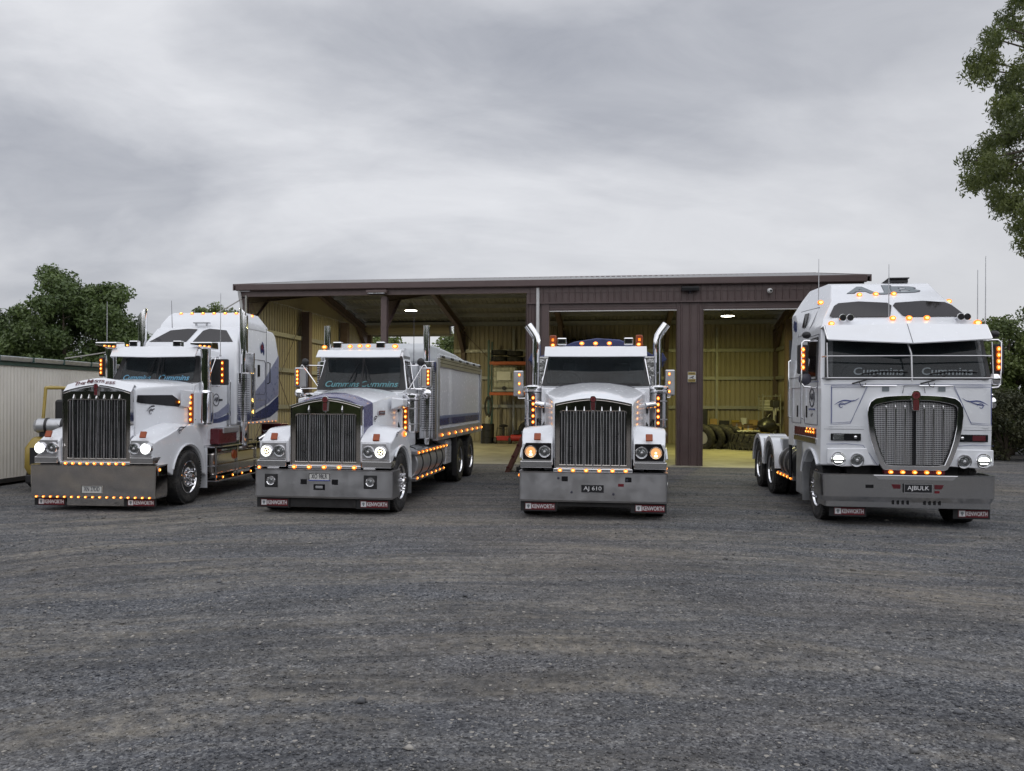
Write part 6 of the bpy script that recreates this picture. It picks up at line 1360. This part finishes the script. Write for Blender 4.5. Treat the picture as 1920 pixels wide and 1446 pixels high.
# ground sheet: fine near grid with gentle ruts, coarse far skirt
def gz(x,y):
    z = -.06*min(1,max(0,(-4.6-x)/1.6)) if y < 22 else -.06*min(1,max(0,(-4.6-x)/1.6))*max(0,1-(y-22)/1.5)
    amp = 1 if y < 11 else max(0,1-(y-11)/2)
    return z+amp*(.012*math.sin(x*1.3+y*2.1)+.010*math.sin(y*3.3-x*.6+1)+.008*math.sin(x*3.1+y*1.2))
xs = np.concatenate([[-400,-150,-60,-30],np.arange(-20,20.01,.25),[30,60,150,400]]); ys = np.concatenate([[-400,-100,-30,-5],np.arange(0,24.01,.25),[30,45,80,200,600]])
gb_ = MB(); nx = len(xs)
gb_.add([(x,y,gz(x,y) if (-20<=x<=20 and 0<=y<=24) else (-.06 if x<-20 else 0)) for y in ys for x in xs],[(j*nx+i,j*nx+i+1,(j+1)*nx+i+1,(j+1)*nx+i) for j in range(len(ys)-1) for i in range(nx-1)])
# leave no face under the shed slab in the same plane: slab top is 2 cm proud
tag(gb_.build('ground','gravel',None,ang=180),None,None,None,'structure')
# loose stones
n = 60000; D_ = 3.3+ (rng.random(n)**2.0)*19; X_ = (rng.random(n)*2-1)*(D_*.70+.3); s_ = .004+.0075*rng.random(n)**2.5; big = rng.random(n) < .005; s_[big] *= 2.6; s_ *= (1+.03*D_)
o6 = np.array([(1,0,0),(0,1,0),(-1,0,0),(0,-1,0),(0,0,.7),(0,0,-.5)],float)
V = o6[None]*(1+.45*(rng.random((n,6,1))-.5)*2)+.18*rng.normal(size=(n,6,3)); an = rng.random(n)*6.28; c_,q_ = np.cos(an),np.sin(an)
V = np.stack([V[:,:,0]*c_[:,None]-V[:,:,1]*q_[:,None],V[:,:,0]*q_[:,None]+V[:,:,1]*c_[:,None],V[:,:,2]*.8],2)*s_[:,None,None]
gzv = np.array([gz(x,y) for x,y in zip(X_,D_)])
V += np.stack([X_,D_,gzv+s_*.25],1)[:,None,:]
F = np.array([(0,1,4),(1,2,4),(2,3,4),(3,0,4),(1,0,5),(2,1,5),(3,2,5),(0,3,5)])
Fi = (F[None]+(np.arange(n)*6)[:,None,None]).reshape(-1,3)
me = bpy.data.meshes.new('loose_stones'); me.vertices.add(n*6); me.vertices.foreach_set('co',V.ravel().astype(np.float32)); me.loops.add(Fi.size); me.loops.foreach_set('vertex_index',Fi.ravel().astype(np.int32)); me.polygons.add(len(Fi)); me.polygons.foreach_set('loop_start',(np.arange(len(Fi))*3).astype(np.int32)); me.update(); me.validate()
tn = rng.random(n)**1.6; tn[big] = .2+.8*rng.random(big.sum()); at = me.attributes.new('tone','FLOAT','FACE'); at.data.foreach_set('value',np.repeat(tn,8).astype(np.float32))
sm_,nt,b = newmat('stone'); at = N(nt,'ShaderNodeAttribute'); at.attribute_name='tone'; cr_ = N(nt,'ShaderNodeValToRGB'); cr_.color_ramp.elements[0].color=(.05,.055,.068,1); cr_.color_ramp.elements[1].color=(.36,.34,.31,1)
e_ = cr_.color_ramp.elements.new(.6); e_.color=(.14,.145,.158,1); nt.links.new(at.outputs['Fac'],cr_.inputs[0]); L = nt.links; tc = N(nt,'ShaderNodeTexCoord'); tcol = yard_tint(cr_.outputs[0]); L.new(mixc(mrange(at.outputs['Fac'],.55,.95,0,.8),tcol,cr_.outputs[0]),b.inputs['Base Color']); b.inputs['Roughness'].default_value=.85
me.materials.append(sm_); so = bpy.data.objects.new('loose_stones',me); C.objects.link(so); tag(so,'loose grey gravel stones scattered over the yard','gravel',None,'stuff')
# ================================================================ world, sun, camera
W = bpy.data.worlds.new('World'); S.world = W; W.use_nodes = True; nt = W.node_tree; L = nt.links; bgn = nt.nodes['Background']
SUN_EL, SUN_AZ = 50, 195   # azimuth measured clockwise from +Y
sk = N(nt,'ShaderNodeTexSky'); sk.sky_type='NISHITA'; sk.sun_disc=False; sk.sun_elevation=rad(SUN_EL); sk.sun_rotation=rad(SUN_AZ); sk.dust_density=3
tc = N(nt,'ShaderNodeTexCoord'); sp3 = N(nt,'ShaderNodeSeparateXYZ'); L.new(tc.outputs['Generated'],sp3.inputs[0])
zz = math_('MAXIMUM',sp3.outputs['Z'],0.0); zd = math_('ADD',zz,.34)
cv = N(nt,'ShaderNodeCombineXYZ'); L.new(math_('DIVIDE',sp3.outputs['X'],zd),cv.inputs[0]); L.new(math_('DIVIDE',sp3.outputs['Y'],zd),cv.inputs[1])
mpw = N(nt,'ShaderNodeMapping'); mpw.inputs['Rotation'].default_value=(0,0,rad(-38)); mpw.inputs['Scale'].default_value=(.95,1.5,1); mpw.inputs['Location'].default_value=(1.7,.4,0); L.new(cv.outputs[0],mpw.inputs['Vector'])
c1 = mrange(noise(.95,8,.52,mpw.outputs[0],.35),.42,.585); c2 = mrange(noise(3.4,8,.6,mpw.outputs[0],.5),.3,.7); cc_ = math_('ADD',math_('MULTIPLY',c1,.72),math_('MULTIPLY',c2,.28))
cloud = mixc(cc_,(.40,.418,.47),(.83,.84,.875))
# thinner cloud towards the horizon and the right
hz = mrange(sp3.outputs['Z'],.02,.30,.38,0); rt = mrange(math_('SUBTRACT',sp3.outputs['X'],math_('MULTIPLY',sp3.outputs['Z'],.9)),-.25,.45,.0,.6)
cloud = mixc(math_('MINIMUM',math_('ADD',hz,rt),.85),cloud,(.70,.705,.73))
# added sky boost overhead, behind the viewer and at the sides, lights the trucks
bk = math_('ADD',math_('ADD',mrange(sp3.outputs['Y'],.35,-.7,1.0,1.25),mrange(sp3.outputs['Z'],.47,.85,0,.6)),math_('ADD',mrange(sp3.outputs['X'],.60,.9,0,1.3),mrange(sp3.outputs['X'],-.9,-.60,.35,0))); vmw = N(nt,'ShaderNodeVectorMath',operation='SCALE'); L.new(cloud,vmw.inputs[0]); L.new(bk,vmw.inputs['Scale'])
skm = N(nt,'ShaderNodeVectorMath',operation='SCALE'); L.new(sk.outputs[0],skm.inputs[0]); skm.inputs['Scale'].default_value=1.0
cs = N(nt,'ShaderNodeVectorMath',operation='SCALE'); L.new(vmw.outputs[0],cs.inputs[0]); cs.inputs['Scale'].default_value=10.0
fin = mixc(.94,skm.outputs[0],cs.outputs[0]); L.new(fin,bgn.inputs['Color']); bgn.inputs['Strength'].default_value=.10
sl = bpy.data.lights.new('sun','SUN'); sl.energy=.6; sl.angle=rad(110); sl.color=(1,.97,.93); so_ = bpy.data.objects.new('sun',sl); C.objects.link(so_)
d = Vector((math.sin(rad(SUN_AZ))*math.cos(rad(SUN_EL)), math.cos(rad(SUN_AZ))*math.cos(rad(SUN_EL)), math.sin(rad(SUN_EL))))
so_.rotation_euler = (-d).to_track_quat('-Z','Y').to_euler()
cd = bpy.data.cameras.new('camera'); co = bpy.data.objects.new('camera',cd); C.objects.link(co); co.location=(0,0,1.88); co.rotation_euler=(rad(90),-.005,0)
cd.sensor_width=36; cd.lens=1500/1920*36; cd.shift_y=28/1920; cd.clip_start=.1; cd.clip_end=2000; S.camera=co
S.view_settings.view_transform='Standard'; S.view_settings.look='None'; S.view_settings.exposure=0; S.view_settings.gamma=1
